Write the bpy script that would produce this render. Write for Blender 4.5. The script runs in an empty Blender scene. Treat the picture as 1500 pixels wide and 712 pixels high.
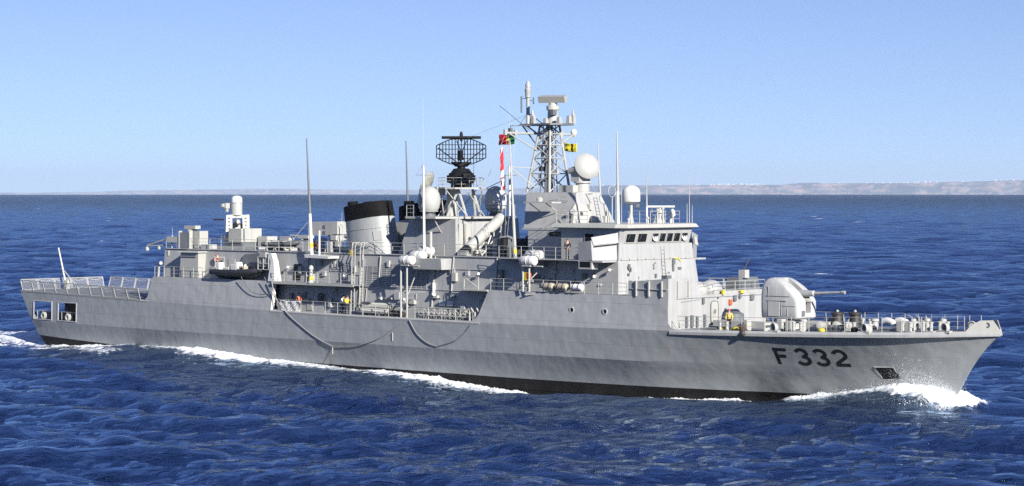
import bpy, bmesh, math, random
import numpy as np
from mathutils import Vector, Matrix, Euler

R = math.radians
SC = bpy.context.scene
COL = SC.collection
rnd = random.Random(7)

# ------------------------------------------------------------------ camera, sky, sun, exposure
CAM_H, FOCAL_PX, MATH_HORIZON = 17.2, 3460.0, 277.0      # photograph is 1500 x 712
cam = bpy.data.cameras.new("camera")
cam.sensor_width = 36.0
cam.lens = FOCAL_PX / 1500.0 * 36.0
cam.shift_y = -(356.0 - MATH_HORIZON) / 1500.0
cam.clip_start, cam.clip_end = 1.0, 120000.0
camo = bpy.data.objects.new("camera", cam)
camo.location = (0, 0, CAM_H)
camo.rotation_euler = (R(90), 0, 0)
COL.objects.link(camo)
SC.camera = camo

HEADING = R(-43.5)                     # the ship's heading in the world
SUN_EL, SUN_AZ = R(24.5), HEADING - R(17.0)
sun_dir = Vector((math.cos(SUN_EL) * math.cos(SUN_AZ), math.cos(SUN_EL) * math.sin(SUN_AZ), math.sin(SUN_EL)))

w = bpy.data.worlds.new("World")
SC.world = w
w.use_nodes = True
nt = w.node_tree
bg = nt.nodes["Background"]
sky = nt.nodes.new("ShaderNodeTexSky")
sky.sky_type = 'NISHITA'
sky.sun_disc = False
sky.sun_elevation = SUN_EL
sky.sun_rotation = math.pi / 2 - SUN_AZ
sky.altitude = 20.0
sky.air_density = 1.0
sky.dust_density = 0.0
sky.ozone_density = 2.5
# look up the sky a little above the true elevation: the photograph's clear air shows almost no pale horizon band
tcw = nt.nodes.new("ShaderNodeTexCoord")
mpw = nt.nodes.new("ShaderNodeMapping")
mpw.inputs["Scale"].default_value = (1, 1, 1.3)
mpw.inputs["Location"].default_value = (0, 0, 0.11)
nt.links.new(tcw.outputs["Generated"], mpw.inputs[0])
nt.links.new(mpw.outputs[0], sky.inputs[0])
hsw = nt.nodes.new("ShaderNodeHueSaturation")
hsw.inputs["Saturation"].default_value = 1.10
hsw.inputs["Value"].default_value = 1.40
hsw.inputs["Hue"].default_value = 0.521
nt.links.new(sky.outputs[0], hsw.inputs["Color"])
nt.links.new(hsw.outputs[0], bg.inputs[0])
bg.inputs[1].default_value = 0.055

sun = bpy.data.lights.new("sun", 'SUN')
sun.energy = 5.0
sun.angle = R(0.53)
sun.color = (1.0, 0.955, 0.88)
suno = bpy.data.objects.new("sun", sun)
suno.rotation_euler = sun_dir.to_track_quat('Z', 'Y').to_euler()
suno.location = (60, -60, 80)
COL.objects.link(suno)

SC.view_settings.view_transform = 'Standard'
SC.view_settings.look = 'None'
SC.view_settings.gamma = 1.0
SC.view_settings.exposure = 0.92
SC.cycles.use_denoising = False
SC.cycles.use_adaptive_sampling = False
SC.cycles.sample_clamp_indirect = 1.5
SC.cycles.sample_clamp_direct = 6.0
SC.cycles.max_bounces = 6
SC.cycles.volume_bounces = 0
SC.cycles.caustics_reflective = False
SC.cycles.caustics_refractive = False
SC.cycles.transparent_max_bounces = 12

# ------------------------------------------------------------------ ship frame: s forward from the stern, t to starboard, z up
ORIGIN = Vector((-54.31 + 6 * math.sin(R(43.5)), 261.0 + 6 * math.cos(R(43.5)), 0.0))


def ship_point(s, t, z):
    c, n = math.cos(HEADING), math.sin(HEADING)
    return Vector((ORIGIN.x + s * c + t * n, ORIGIN.y + s * n - t * c, z))


# ------------------------------------------------------------------ materials
MATS = {}


def paint(name, col, rough=0.45, vary=0.10, streak=0.0, rust=0.0, plates=False, metal=0.0, spec=0.5, scale=1.0):
    """Painted steel: base colour with patchy weathering, rain streaks, rust runs, plate weld lines and dished plating."""
    m = bpy.data.materials.new(name)
    m.use_nodes = True
    n, l = m.node_tree.nodes, m.node_tree.links
    b = n["Principled BSDF"]
    b.inputs["Roughness"].default_value = rough
    b.inputs["Metallic"].default_value = metal
    b.inputs["Specular IOR Level"].default_value = spec
    tc = n.new("ShaderNodeTexCoord")
    no = n.new("ShaderNodeTexNoise")
    no.inputs["Scale"].default_value = 0.55 * scale
    no.inputs["Detail"].default_value = 7
    no.inputs["Roughness"].default_value = 0.65
    l.new(tc.outputs["Object"], no.inputs["Vector"])
    mr = n.new("ShaderNodeMapRange")
    mr.inputs[1].default_value, mr.inputs[2].default_value = 0.3, 0.7
    mr.inputs[3].default_value, mr.inputs[4].default_value = 1.0 - vary, 1.0 + vary
    l.new(no.outputs[0], mr.inputs[0])
    fac = mr.outputs[0]
    if streak:
        mp = n.new("ShaderNodeMapping")
        mp.inputs["Scale"].default_value = (2.2, 2.2, 0.10)
        l.new(tc.outputs["Object"], mp.inputs[0])
        ns = n.new("ShaderNodeTexNoise")
        ns.inputs["Scale"].default_value = 1.0
        ns.inputs["Detail"].default_value = 5
        l.new(mp.outputs[0], ns.inputs["Vector"])
        ms = n.new("ShaderNodeMapRange")
        ms.inputs[1].default_value, ms.inputs[2].default_value = 0.35, 0.68
        ms.inputs[3].default_value, ms.inputs[4].default_value = 1.0 - streak, 1.0 + streak * 0.4
        l.new(ns.outputs[0], ms.inputs[0])
        mm = n.new("ShaderNodeMath")
        mm.operation = 'MULTIPLY'
        l.new(fac, mm.inputs[0])
        l.new(ms.outputs[0], mm.inputs[1])
        fac = mm.outputs[0]
    vm = n.new("ShaderNodeVectorMath")
    vm.operation = 'SCALE'
    vm.inputs[0].default_value = col
    l.new(fac, vm.inputs["Scale"])
    out = vm.outputs[0]
    if rust:
        mp = n.new("ShaderNodeMapping")
        mp.inputs["Scale"].default_value = (1.7, 1.7, 0.22)
        mp.inputs["Location"].default_value = (13.1, 4.2, 0.4)
        l.new(tc.outputs["Object"], mp.inputs[0])
        nr = n.new("ShaderNodeTexNoise")
        nr.inputs["Scale"].default_value = 1.0
        nr.inputs["Detail"].default_value = 6
        l.new(mp.outputs[0], nr.inputs["Vector"])
        rr = n.new("ShaderNodeMapRange")
        rr.inputs[1].default_value, rr.inputs[2].default_value = 0.66, 0.78
        rr.inputs[3].default_value, rr.inputs[4].default_value = 0.0, rust
        l.new(nr.outputs[0], rr.inputs[0])
        mx = n.new("ShaderNodeMix")
        mx.data_type = 'RGBA'
        l.new(rr.outputs[0], mx.inputs["Factor"])
        l.new(out, mx.inputs["A"])
        mx.inputs["B"].default_value = (0.22, 0.12, 0.06, 1)
        out = mx.outputs["Result"]
    l.new(out, b.inputs["Base Color"])
    if plates:
        # welded plating: seams along and across the hull plus dishing between the frames
        mp = n.new("ShaderNodeMapping")
        mp.inputs["Rotation"].default_value = (R(90), 0, 0)
        mp.inputs["Location"].default_value = (1.3, 0.55, 0)
        l.new(tc.outputs["Object"], mp.inputs[0])
        br = n.new("ShaderNodeTexBrick")
        br.inputs["Scale"].default_value = 1.0
        br.inputs["Brick Width"].default_value = 8.7
        br.inputs["Row Height"].default_value = 1.75
        br.inputs["Mortar Size"].default_value = 0.022
        br.inputs["Mortar Smooth"].default_value = 0.8
        l.new(mp.outputs[0], br.inputs["Vector"])
        mp2 = n.new("ShaderNodeMapping")
        mp2.inputs["Scale"].default_value = (0.75, 0.3, 0.9)
        l.new(tc.outputs["Object"], mp2.inputs[0])
        nd = n.new("ShaderNodeTexNoise")
        nd.inputs["Scale"].default_value = 1.0
        nd.inputs["Detail"].default_value = 1.2
        l.new(mp2.outputs[0], nd.inputs["Vector"])
        add = n.new("ShaderNodeMath")
        add.operation = 'MULTIPLY_ADD'
        l.new(br.outputs["Fac"], add.inputs[0])
        add.inputs[1].default_value = 0.28
        l.new(nd.outputs[0], add.inputs[2])
        bp = n.new("ShaderNodeBump")
        bp.inputs["Strength"].default_value = 0.5
        bp.inputs["Distance"].default_value = 0.13
        l.new(add.outputs[0], bp.inputs["Height"])
        l.new(bp.outputs[0], b.inputs["Normal"])
    MATS[name] = m
    return m


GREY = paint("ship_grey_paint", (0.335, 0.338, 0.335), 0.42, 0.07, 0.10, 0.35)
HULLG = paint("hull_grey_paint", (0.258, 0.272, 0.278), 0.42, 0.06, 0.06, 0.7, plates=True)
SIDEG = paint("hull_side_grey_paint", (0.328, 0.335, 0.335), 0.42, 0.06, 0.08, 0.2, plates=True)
LIGHT = paint("pale_grey_paint", (0.37, 0.37, 0.345), 0.4, 0.06, 0.06)
GUNP = paint("turret_paint", (0.42, 0.425, 0.415), 0.35, 0.07, 0.10, 0.2)
FUNP = paint("funnel_paint", (0.34, 0.35, 0.345), 0.42, 0.10, 0.15, 0.2)
DARKG = paint("dark_grey_paint", (0.11, 0.12, 0.13), 0.5, 0.15)
DECK = paint("deck_paint", (0.15, 0.165, 0.175), 0.75, 0.18)
BLACK = paint("black_paint", (0.009, 0.009, 0.010), 0.6, 0.25, spec=0.2)
BOOT = paint("boot_topping_paint", (0.009, 0.008, 0.008), 0.6, 0.4, 0.3, 0.15, spec=0.15)
SOOT = paint("sooty_black_paint", (0.008, 0.0075, 0.0075), 0.8, 0.4, spec=0.12)
WHITE = paint("white_paint", (0.56, 0.56, 0.545), 0.38, 0.05, 0.05)
DOME = paint("radome_white", (0.55, 0.56, 0.55), 0.35, 0.04, 0.03)
DOMEG = paint("radome_grey", (0.37, 0.375, 0.36), 0.38, 0.05, 0.05)
STEEL = paint("bare_steel", (0.20, 0.20, 0.21), 0.4, 0.25, metal=0.6)
LOUV = paint("louvre_grey", (0.17, 0.18, 0.19), 0.6, 0.15)
RED = paint("red_paint", (0.55, 0.03, 0.02), 0.5, 0.1)
ORANGE = paint("orange_cloth", (0.48, 0.10, 0.04), 0.7, 0.1)
YELLOW = paint("yellow_paint", (0.50, 0.41, 0.04), 0.6, 0.1)
RUBBER = paint("black_rubber", (0.018, 0.019, 0.022), 0.55, 0.2)
GREYRUB = paint("grey_rubber", (0.07, 0.075, 0.08), 0.55, 0.2)
ROPE = paint("rope_fibre", (0.24, 0.24, 0.235), 0.9, 0.15)
NAVY = paint("navy_cloth", (0.012, 0.015, 0.028), 0.85, 0.2)
SKIN = paint("skin", (0.52, 0.30, 0.21), 0.55, 0.08)
GEAR = paint("weathered_dark_steel", (0.030, 0.027, 0.025), 0.6, 0.4)
BEIGE = paint("beige_canvas", (0.36, 0.33, 0.26), 0.85, 0.15)
GREENC = paint("green_cloth", (0.01, 0.17, 0.05), 0.8, 0.1)
REDC = paint("red_cloth", (0.62, 0.025, 0.03), 0.8, 0.1)
WHITEC = paint("white_cloth", (0.78, 0.78, 0.77), 0.8, 0.06)
YELC = paint("yellow_cloth", (0.66, 0.55, 0.03), 0.8, 0.08)
BRONZE = paint("rusty_brown", (0.07, 0.05, 0.04), 0.6, 0.3)
CAMO = paint("mottled_canvas", (0.24, 0.245, 0.22), 0.8, 0.55, scale=6.0)
GLASS = bpy.data.materials.new("window_glass")
GLASS.use_nodes = True
_b = GLASS.node_tree.nodes["Principled BSDF"]
_b.inputs["Base Color"].default_value = (0.012, 0.015, 0.02, 1)
_b.inputs["Roughness"].default_value = 0.06
_b.inputs["IOR"].default_value = 1.10
hsw.inputs["Value"].default_value = 1.40
hsw.inputs["Hue"].default_value = 0.521


def net_material(name, col, pitch, open_):
    m = bpy.data.materials.new(name)
    m.use_nodes = True
    n, l = m.node_tree.nodes, m.node_tree.links
    b = n["Principled BSDF"]
    b.inputs["Base Color"].default_value = (*col, 1)
    b.inputs["Roughness"].default_value = 0.8
    out = n["Material Output"]
    tr = n.new("ShaderNodeBsdfTransparent")
    mx = n.new("ShaderNodeMixShader")
    tc = n.new("ShaderNodeTexCoord")
    mp = n.new("ShaderNodeMapping")
    mp.inputs["Rotation"].default_value = (0, R(45), 0)
    mp.inputs["Scale"].default_value = (1 / pitch,) * 3
    l.new(tc.outputs["Object"], mp.inputs[0])
    sx = n.new("ShaderNodeSeparateXYZ")
    l.new(mp.outputs[0], sx.inputs[0])
    mask = None
    for ax in ("X", "Z"):
        fr = n.new("ShaderNodeMath")
        fr.operation = 'FRACT'
        l.new(sx.outputs[ax], fr.inputs[0])
        lt = n.new("ShaderNodeMath")
        lt.operation = 'LESS_THAN'
        lt.inputs[1].default_value = 1 - math.sqrt(open_)
        l.new(fr.outputs[0], lt.inputs[0])
        if mask is None:
            mask = lt.outputs[0]
        else:
            mm = n.new("ShaderNodeMath")
            mm.operation = 'MAXIMUM'
            l.new(mask, mm.inputs[0])
            l.new(lt.outputs[0], mm.inputs[1])
            mask = mm.outputs[0]
    l.new(mask, mx.inputs[0])
    l.new(tr.outputs[0], mx.inputs[1])
    l.new(b.outputs[0], mx.inputs[2])
    l.new(mx.outputs[0], out.inputs[0])
    return m


NET = net_material("wire_netting", (0.36, 0.36, 0.34), 0.09, 0.70)
CARGO = net_material("rope_netting", (0.75, 0.75, 0.72), 0.16, 0.42)


# ------------------------------------------------------------------ mesh builder in ship coordinates
class MB:
    def __init__(self):
        self.v, self.f = [], []

    @staticmethod
    def P(p):
        return Vector((p[0], -p[1], p[2]))

    def add(self, pts, faces):
        o = len(self.v)
        self.v += [tuple(p) for p in pts]
        self.f += [tuple(i + o for i in f) for f in faces]

    def hexa(self, b, t):
        """Four bottom corners and four top corners, (s, t, z) each, same order."""
        self.add([self.P(p) for p in list(b) + list(t)],
                 [(3, 2, 1, 0), (4, 5, 6, 7), (0, 1, 5, 4), (1, 2, 6, 5), (2, 3, 7, 6), (3, 0, 4, 7)])
        return self

    def box(self, s0, s1, t0, t1, z0, z1):
        return self.hexa([(s0, t0, z0), (s1, t0, z0), (s1, t1, z0), (s0, t1, z0)],
                         [(s0, t0, z1), (s1, t0, z1), (s1, t1, z1), (s0, t1, z1)])

    def taper(self, b, t, z0, z1):
        """b, t = (s0, s1, t0, t1) rectangles at z0 and z1."""
        q = lambda r, z: [(r[0], r[2], z), (r[1], r[2], z), (r[1], r[3], z), (r[0], r[3], z)]
        return self.hexa(q(b, z0), q(t, z1))

    def loft(self, rings, cap0=True, cap1=True, closed=True):
        n = len(rings[0])
        pts = [self.P(p) for r in rings for p in r]
        fs = []
        for i in range(len(rings) - 1):
            for j in range(n if closed else n - 1):
                k = (j + 1) % n
                fs.append((i * n + j, i * n + k, (i + 1) * n + k, (i + 1) * n + j))
        if cap0:
            fs.append(tuple(range(n))[::-1])
        if cap1:
            fs.append(tuple((len(rings) - 1) * n + j for j in range(n)))
        self.add(pts, fs)
        return self

    def prism(self, poly, z0, z1):
        return self.loft([[(p[0], p[1], z0) for p in poly], [(p[0], p[1], z1) for p in poly]])

    def plate(self, poly, off):
        """A flat polygon given by 3-D points, thickened by the vector off."""
        return self.loft([poly, [tuple(a + b for a, b in zip(p, off)) for p in poly]])

    def _frame(self, d):
        d = d.normalized()
        a = Vector((0, 0, 1)) if abs(d.z) < 0.9 else Vector((1, 0, 0))
        u = d.cross(a).normalized()
        return u, d.cross(u).normalized()

    def tube(self, p, q, r0, r1=None, n=6):
        r1 = r0 if r1 is None else r1
        p, q = self.P(p), self.P(q)
        u, v = self._frame(q - p)
        pts, cs = [], [(math.cos(2 * math.pi * k / n), math.sin(2 * math.pi * k / n)) for k in range(n)]
        for c, r in ((p, r0), (q, r1)):
            pts += [c + u * (r * a) + v * (r * b) for a, b in cs]
        fs = [(k, (k + 1) % n, n + (k + 1) % n, n + k) for k in range(n)]
        fs += [tuple(range(n))[::-1], tuple(range(n, 2 * n))]
        self.add(pts, fs)
        return self

    def path(self, pts, r, n=6):
        P = [self.P(p) for p in pts]
        rings = []
        for i, c in enumerate(P):
            d = (P[min(i + 1, len(P) - 1)] - P[max(i - 1, 0)])
            u, v = self._frame(d)
            rings.append([c + u * (r * math.cos(2 * math.pi * k / n)) + v * (r * math.sin(2 * math.pi * k / n)) for k in range(n)])
        fl = [p for g in rings for p in g]
        fs = []
        for i in range(len(P) - 1):
            for k in range(n):
                fs.append((i * n + k, i * n + (k + 1) % n, (i + 1) * n + (k + 1) % n, (i + 1) * n + k))
        fs += [tuple(range(n))[::-1], tuple((len(P) - 1) * n + k for k in range(n))]
        self.add(fl, fs)
        return self

    def lathe(self, base, axis, prof, n=20, ss=1.0):
        """prof: (distance along axis, radius) pairs."""
        c, a = self.P(base), self.P(axis).normalized()
        u, v = self._frame(a)
        pts = []
        for d, r in prof:
            pts += [c + a * d + u * (r * ss * math.cos(2 * math.pi * k / n)) + v * (r * math.sin(2 * math.pi * k / n)) for k in range(n)]
        fs = []
        for i in range(len(prof) - 1):
            for k in range(n):
                fs.append((i * n + k, i * n + (k + 1) % n, (i + 1) * n + (k + 1) % n, (i + 1) * n + k))
        fs += [tuple(range(n))[::-1], tuple((len(prof) - 1) * n + k for k in range(n))]
        self.add(pts, fs)
        return self

    def ell(self, c, rs, rt, rz, n=14, m=9):
        prof = []
        pts, fs = [], []
        C = self.P(c)
        for i in range(m + 1):
            th = math.pi * i / m
            for k in range(n):
                ph = 2 * math.pi * k / n
                pts.append(C + Vector((rs * math.sin(th) * math.cos(ph), rt * math.sin(th) * math.sin(ph), rz * math.cos(th))))
        for i in range(m):
            for k in range(n):
                fs.append((i * n + k, (i + 1) * n + k, (i + 1) * n + (k + 1) % n, i * n + (k + 1) % n))
        self.add(pts, fs)
        return self

    def build(self, name, mat, parent=None, smooth=False, bevel=0.0):
        me = bpy.data.meshes.new(name)
        me.from_pydata(self.v, [], self.f)
        bm = bmesh.new()
        bm.from_mesh(me)
        bmesh.ops.remove_doubles(bm, verts=bm.verts, dist=1e-5)
        bmesh.ops.recalc_face_normals(bm, faces=bm.faces)
        if smooth:
            for f in bm.faces:
                f.smooth = True
            for e in bm.edges:
                if len(e.link_faces) == 2 and e.calc_face_angle(0) > R(38):
                    e.smooth = False
        bm.to_mesh(me)
        bm.free()
        for x in (mat if isinstance(mat, (list, tuple)) else [mat]):
            me.materials.append(x)
        o = bpy.data.objects.new(name, me)
        COL.objects.link(o)
        if parent is not None:
            o.parent = parent
        if bevel:
            b = o.modifiers.new("bevel", 'BEVEL')
            b.width, b.segments, b.limit_method, b.angle_limit = bevel, 2, 'ANGLE', R(35)
        return o


def tag(o, label, cat, group=None, kind=None):
    if label:
        o["label"] = label
    if cat:
        o["category"] = cat
    if group:
        o["group"] = group
    if kind:
        o["kind"] = kind
    return o


def thing(name, label, cat, s, t, z, yaw=0.0, group=None):
    """An Empty standing on the ship at (s, t, z); its children use local ship axes."""
    o = bpy.data.objects.new(name, None)
    o.empty_display_size = 0.3
    o.location = ship_point(s, t, z)
    o.rotation_euler = (0, 0, HEADING + yaw)
    COL.objects.link(o)
    return tag(o, label, cat, group)


def dup(o, ds, dt, dz, parent=None, rot=None):
    """A copy of a part (and its sub-parts) moved in ship axes."""
    c = o.copy()
    COL.objects.link(c)
    c.parent = parent if parent is not None else o.parent
    c.location = o.location + Vector((ds, -dt, dz))
    if rot is not None:
        c.rotation_euler = rot
    for ch in list(o.children):
        d = ch.copy()
        COL.objects.link(d)
        d.parent = c
    return c


# ------------------------------------------------------------------ the frigate's lines
def curve(tab):
    xs = [a for a, _ in tab]
    ys = [b for _, b in tab]
    n = len(xs)
    d = [(ys[i + 1] - ys[i]) / (xs[i + 1] - xs[i]) for i in range(n - 1)]
    m = [d[0]] + [0 if d[i - 1] * d[i] <= 0 else 2 * d[i - 1] * d[i] / (d[i - 1] + d[i]) for i in range(1, n - 1)] + [d[-1]]

    def f(x):
        if x <= xs[0]:
            return ys[0]
        if x >= xs[-1]:
            return ys[-1]
        i = max(k for k in range(n - 1) if xs[k] <= x)
        hh = xs[i + 1] - xs[i]
        u = (x - xs[i]) / hh
        return ((2 * u ** 3 - 3 * u ** 2 + 1) * ys[i] + (u ** 3 - 2 * u ** 2 + u) * hh * m[i]
                + (-2 * u ** 3 + 3 * u ** 2) * ys[i + 1] + (u ** 3 - u ** 2) * hh * m[i + 1])
    return f


t_deck = curve([(0, 5.8), (12, 6.4), (24, 6.8), (44, 7.15), (72, 7.2), (88, 7.05), (96, 6.6), (104, 5.52), (110, 4.4), (115, 3.05), (119, 1.3), (121.2, 0.07)])
t_knuck = curve([(0, 5.8), (12, 6.5), (24, 6.98), (44, 7.3), (72, 7.32), (88, 6.75), (96, 5.55), (104, 3.75), (110, 2.5), (115, 1.3), (119, 0.42), (121.2, 0.06)])
t_wl = curve([(0, 4.9), (12, 5.8), (24, 6.2), (44, 6.45), (72, 6.4), (88, 5.1), (96, 3.55), (104, 1.6), (110, 0.6), (115, 0.25), (119, 0.1), (121.2, 0.05)])
t_low = curve([(0, 3.0), (24, 5.2), (44, 5.8), (72, 5.7), (88, 4.3), (96, 2.8), (104, 1.2), (110, 0.45), (115, 0.2), (119, 0.08), (121.2, 0.04)])
z_deck = curve([(0, 6.0), (12, 5.85), (24, 5.65), (44, 5.37), (60, 5.3), (72, 5.3), (93, 5.45), (102, 5.6), (113, 5.86), (121.2, 6.16)])
s_stem = curve([(-3, 114.0), (0, 116.4), (0.46, 116.75), (1.58, 117.5), (2.95, 118.3), (4.6, 119.55), (6.16, 121.2)])
ZK = 2.75


def s_stern(z):
    return -0.3 + max(0.0, 6.0 - z) * 0.66


def half_breadth(S, z):
    zd = z_deck(S)
    if z >= ZK:
        u = min(1, (z - ZK) / (zd - ZK))
        return t_knuck(S) + (t_deck(S) - t_knuck(S)) * u
    if z >= 0:
        u = z / ZK
        return t_wl(S) + (t_knuck(S) - t_wl(S)) * u
    u = -z / 3.0
    return t_wl(S) + (t_low(S) - t_wl(S)) * u


def station_s(S, z):
    s = S
    if S > 98:
        s = 98 + (S - 98) / (121.2 - 98) * (s_stem(z) - 98)
    return max(s, s_stern(z))


def station_of(s, z):
    return s if s <= 98 else 98 + (s - 98) * (121.2 - 98) / (s_stem(z) - 98)


def hull_t(s, z):
    return half_breadth(station_of(s, z), z)


def wall_t(z):
    """Half breadth of the sloping superstructure sides."""
    return 5.5 - 0.1 * (z - 8.2)


ship = bpy.data.objects.new("frigate", None)
ship.location = ORIGIN
ship.rotation_euler = (0, 0, HEADING)
COL.objects.link(ship)
tag(ship, "long grey naval frigate under way with F 332 on its bow and a gun turret", "warship")

# ---- hull shell
NEARCOL = [2.45, 4.2, 6.1, 7.35, 9.1, 10.9]
cols = [-0.3] + NEARCOL + list(np.arange(12.5, 98, 1.5)) + list(np.linspace(98, 118.5, 24)) + [119.3, 120.1, 120.7, 121.2]
OPENINGS = [(2.45, 6.1), (7.35, 10.9)]


def shell(levels, name, mat, parent, holes=False, tops=None):
    m = MB()
    grid = {}
    for side in (1, -1):
        for i, S in enumerate(cols):
            for j, z in enumerate(levels):
                zz = z_deck(S) if z == 'deck' else z + (0.75 * max(0.0, 1 - S / 32.0) ** 1.2 if abs(z - .52) < 1e-6 else 0.0)
                grid[side, i, j] = len(m.v)
                s = station_s(S, zz)
                m.v.append((s, -side * half_breadth(S, zz), zz))
        for i in range(len(cols) - 1):
            for j in range(len(levels) - 1):
                if holes and levels[j] in (2.95, 3.6, 4.3):
                    mid = 0.5 * (cols[i] + cols[i + 1])
                    if any(a < mid < b for a, b in OPENINGS):
                        continue
                m.f.append((grid[side, i, j], grid[side, i + 1, j], grid[side, i + 1, j + 1], grid[side, i, j + 1]))
    for j in range(len(levels) - 1):         # transom, then the stem seam
        if holes and levels[j] in (2.95, 3.6, 4.3):
            z0_, z1_ = levels[j], levels[j + 1]
            for u0, u1 in ((1, .84), (.10, -.10), (-.84, -1)):
                q0, q1 = half_breadth(cols[0], z0_), half_breadth(cols[0], z1_)
                o_ = len(m.v)
                m.v += [(station_s(cols[0], z0_), -u0 * q0, z0_), (station_s(cols[0], z1_), -u0 * q1, z1_), (station_s(cols[0], z1_), -u1 * q1, z1_), (station_s(cols[0], z0_), -u1 * q0, z0_)]
                m.f.append((o_, o_ + 1, o_ + 2, o_ + 3))
        else:
            m.f.append((grid[1, 0, j], grid[1, 0, j + 1], grid[-1, 0, j + 1], grid[-1, 0, j]))
        k = len(cols) - 1
        m.f.append((grid[1, k, j], grid[1, k, j + 1], grid[-1, k, j + 1], grid[-1, k, j]))
    o = m.build(name, mat, parent, smooth=True)
    me = o.data
    for e in me.edges:                        # the knuckle is a hard edge until it fades out at the bow
        a, b = me.vertices[e.vertices[0]].co, me.vertices[e.vertices[1]].co
        if abs(a.z - ZK) < 1e-4 and abs(b.z - ZK) < 1e-4 and a.x < 92:
            e.use_edge_sharp = True
    return o


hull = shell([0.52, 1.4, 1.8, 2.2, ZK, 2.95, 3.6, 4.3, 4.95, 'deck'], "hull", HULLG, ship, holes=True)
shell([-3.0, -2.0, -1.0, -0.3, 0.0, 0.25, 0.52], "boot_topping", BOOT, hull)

# bilge keel strake showing in the trough of the wave, mooring deck inside the stern openings
m = MB()
for s0 in np.arange(60, 99, 3.0):
    a, b = s0, s0 + 3.0
    m.hexa([(a, hull_t(a, -.55) - .05, -.62), (b, hull_t(b, -.55) - .05, -.62), (b, hull_t(b, -.55) + .10, -.6), (a, hull_t(a, -.55) + .10, -.6)],
           [(a, hull_t(a, -.55) - .05, -.52), (b, hull_t(b, -.55) - .05, -.52), (b, hull_t(b, -.55) + .10, -.53), (a, hull_t(a, -.55) + .10, -.53)])
m.build("rubbing_strake", BOOT, hull)
m = MB().box(1.9, 12.2, -5.6, 5.6, 2.72, 2.82)
m.build("mooring_deck", DECK, ship)
m = MB().box(12.1, 12.2, -6.2, 6.2, 2.82, 5.6)
m.build("mooring_bulkhead", GREY, ship)
m = MB()
for s in np.arange(7.0, 11.4, 0.42):
    m.box(s, s + 0.2, 5.0, 5.1, 2.82, 5.4)
for z in np.arange(2.9, 5.4, 0.3):
    m.box(6.9, 11.6, 5.02, 5.08, z, z + 0.14)
m.build("grating", BRONZE, ship)
m = MB().box(2.0, 6.6, 4.7, 4.8, 2.82, 3.75)
m.build("mooring_screen", DARKG, ship)
fr = None
for a, b in OPENINGS:
    m = MB()
    for z in (2.95, 4.95):
        for p, q in ((a, (a + b) / 2), ((a + b) / 2, b)):
            m.tube((p, hull_t(p, z) + .01, z), (q, hull_t(q, z) + .01, z), 0.07)
    for s in (a, b):
        m.tube((s, hull_t(s, 2.95) + .01, 2.95), (s, hull_t(s, 4.95) + .01, 4.95), 0.07)
    o = m.build("opening_frame", GREY, hull)
    m = MB().lathe(((a + b) / 2 - .1, hull_t(a, 3.4) - .28, 3.36), (0, 1, 0), [(0, .2), (0, .40), (.28, .44), (.36, .34), (.36, .22), (0, .2)], 18)
    m.build("fairlead", LIGHT, hull, smooth=True)
    m = MB()
    for s in np.linspace(a + .2, b - .2, 4):
        m.tube((s, hull_t(s, 3) - .35, 2.82), (s, hull_t(s, 3) - .35, 3.9), 0.035)
    m.tube((a, hull_t(a, 3) - .35, 3.9), (b, hull_t(b, 3) - .35, 3.9), 0.035)
    m.build("railing", LIGHT, ship)

# ---- decks
m = MB()
ss = [0.0] + list(np.arange(2, 121.0, 2.0)) + [121.1]
L_ = [(max(s, -0.28), t_deck(s) - 0.02, z_deck(s)) for s in ss]
m.loft([[(s, t, z), (s, 0.45 * t, z + .05), (s, -0.45 * t, z + .05), (s, -t, z)] for s, t, z in L_], False, False, closed=False)
main_deck = m.build("main_deck", DECK, ship)
m = MB()
for t in (-3.4, 3.4):
    m.box(1.5, 22.5, t - .09, t + .09, 5.985, 5.989)
for t in (-0.08, 0.08):
    m.box(3, 22, t - .03, t + .03, 6.02, 6.024)
for k in range(40):
    a0, a1 = 2 * math.pi * k / 40, 2 * math.pi * (k + 1) / 40
    q = lambda a, r: (12.5 + r * math.cos(a), r * math.sin(a), 6.03)
    m.add([MB.P(q(a0, 2.9)), MB.P(q(a1, 2.9)), MB.P(q(a1, 3.1)), MB.P(q(a0, 3.1))], [(0, 1, 2, 3)])
m.build("deck_marking", WHITE, main_deck)

for side in (1, -1):       # rounded sheer strake that catches the light along deck edge
    for a, b, lip in ((-0.25, 23.8, .10), (43.5, 72.0, .14), (93.6, 121.15, .19)):
        m = MB()
        st = list(np.linspace(a, b, 34))
        ring = []
        for s in st:
            t, z = t_deck(s), z_deck(s)
            ring.append([(s, side * (t + .015), z - lip * 1.6), (s, side * (t + .05), z - lip * .4), (s, side * (t - .06), z + lip * .55),
                         (s, side * (max(t - .30, 0)), z + lip * .6), (s, side * (max(t - .32, 0)), z - lip)])
        m.loft(ring)
        m.build("sheer_strake", GREY, ship, smooth=True)

# bulwark with the bull ring at the very bow
m = MB()
for side in (1, -1):
    pts = [(118.7, 6.1), (119.3, 6.75), (119.8, 7.05), (120.6, 7.08), (121.2, 6.1)]
    off = -.08 * side
    poly = [(s, side * (t_deck(s) - .02), z) for s, z in pts]
    m.plate(poly, (0, off, 0))
m.box(120.5, 121.1, -.10, .10, 6.15, 6.4)
m.build("bow_bulwark", LIGHT, ship)
m = MB().lathe((120.25, .5, 6.7), (0.2, 1, 0), [(0, .1), (0, .2), (.1, .22), (.1, .1), (0, .1)], 14)
m.build("bull_ring", DARKG, ship, smooth=True)

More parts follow.
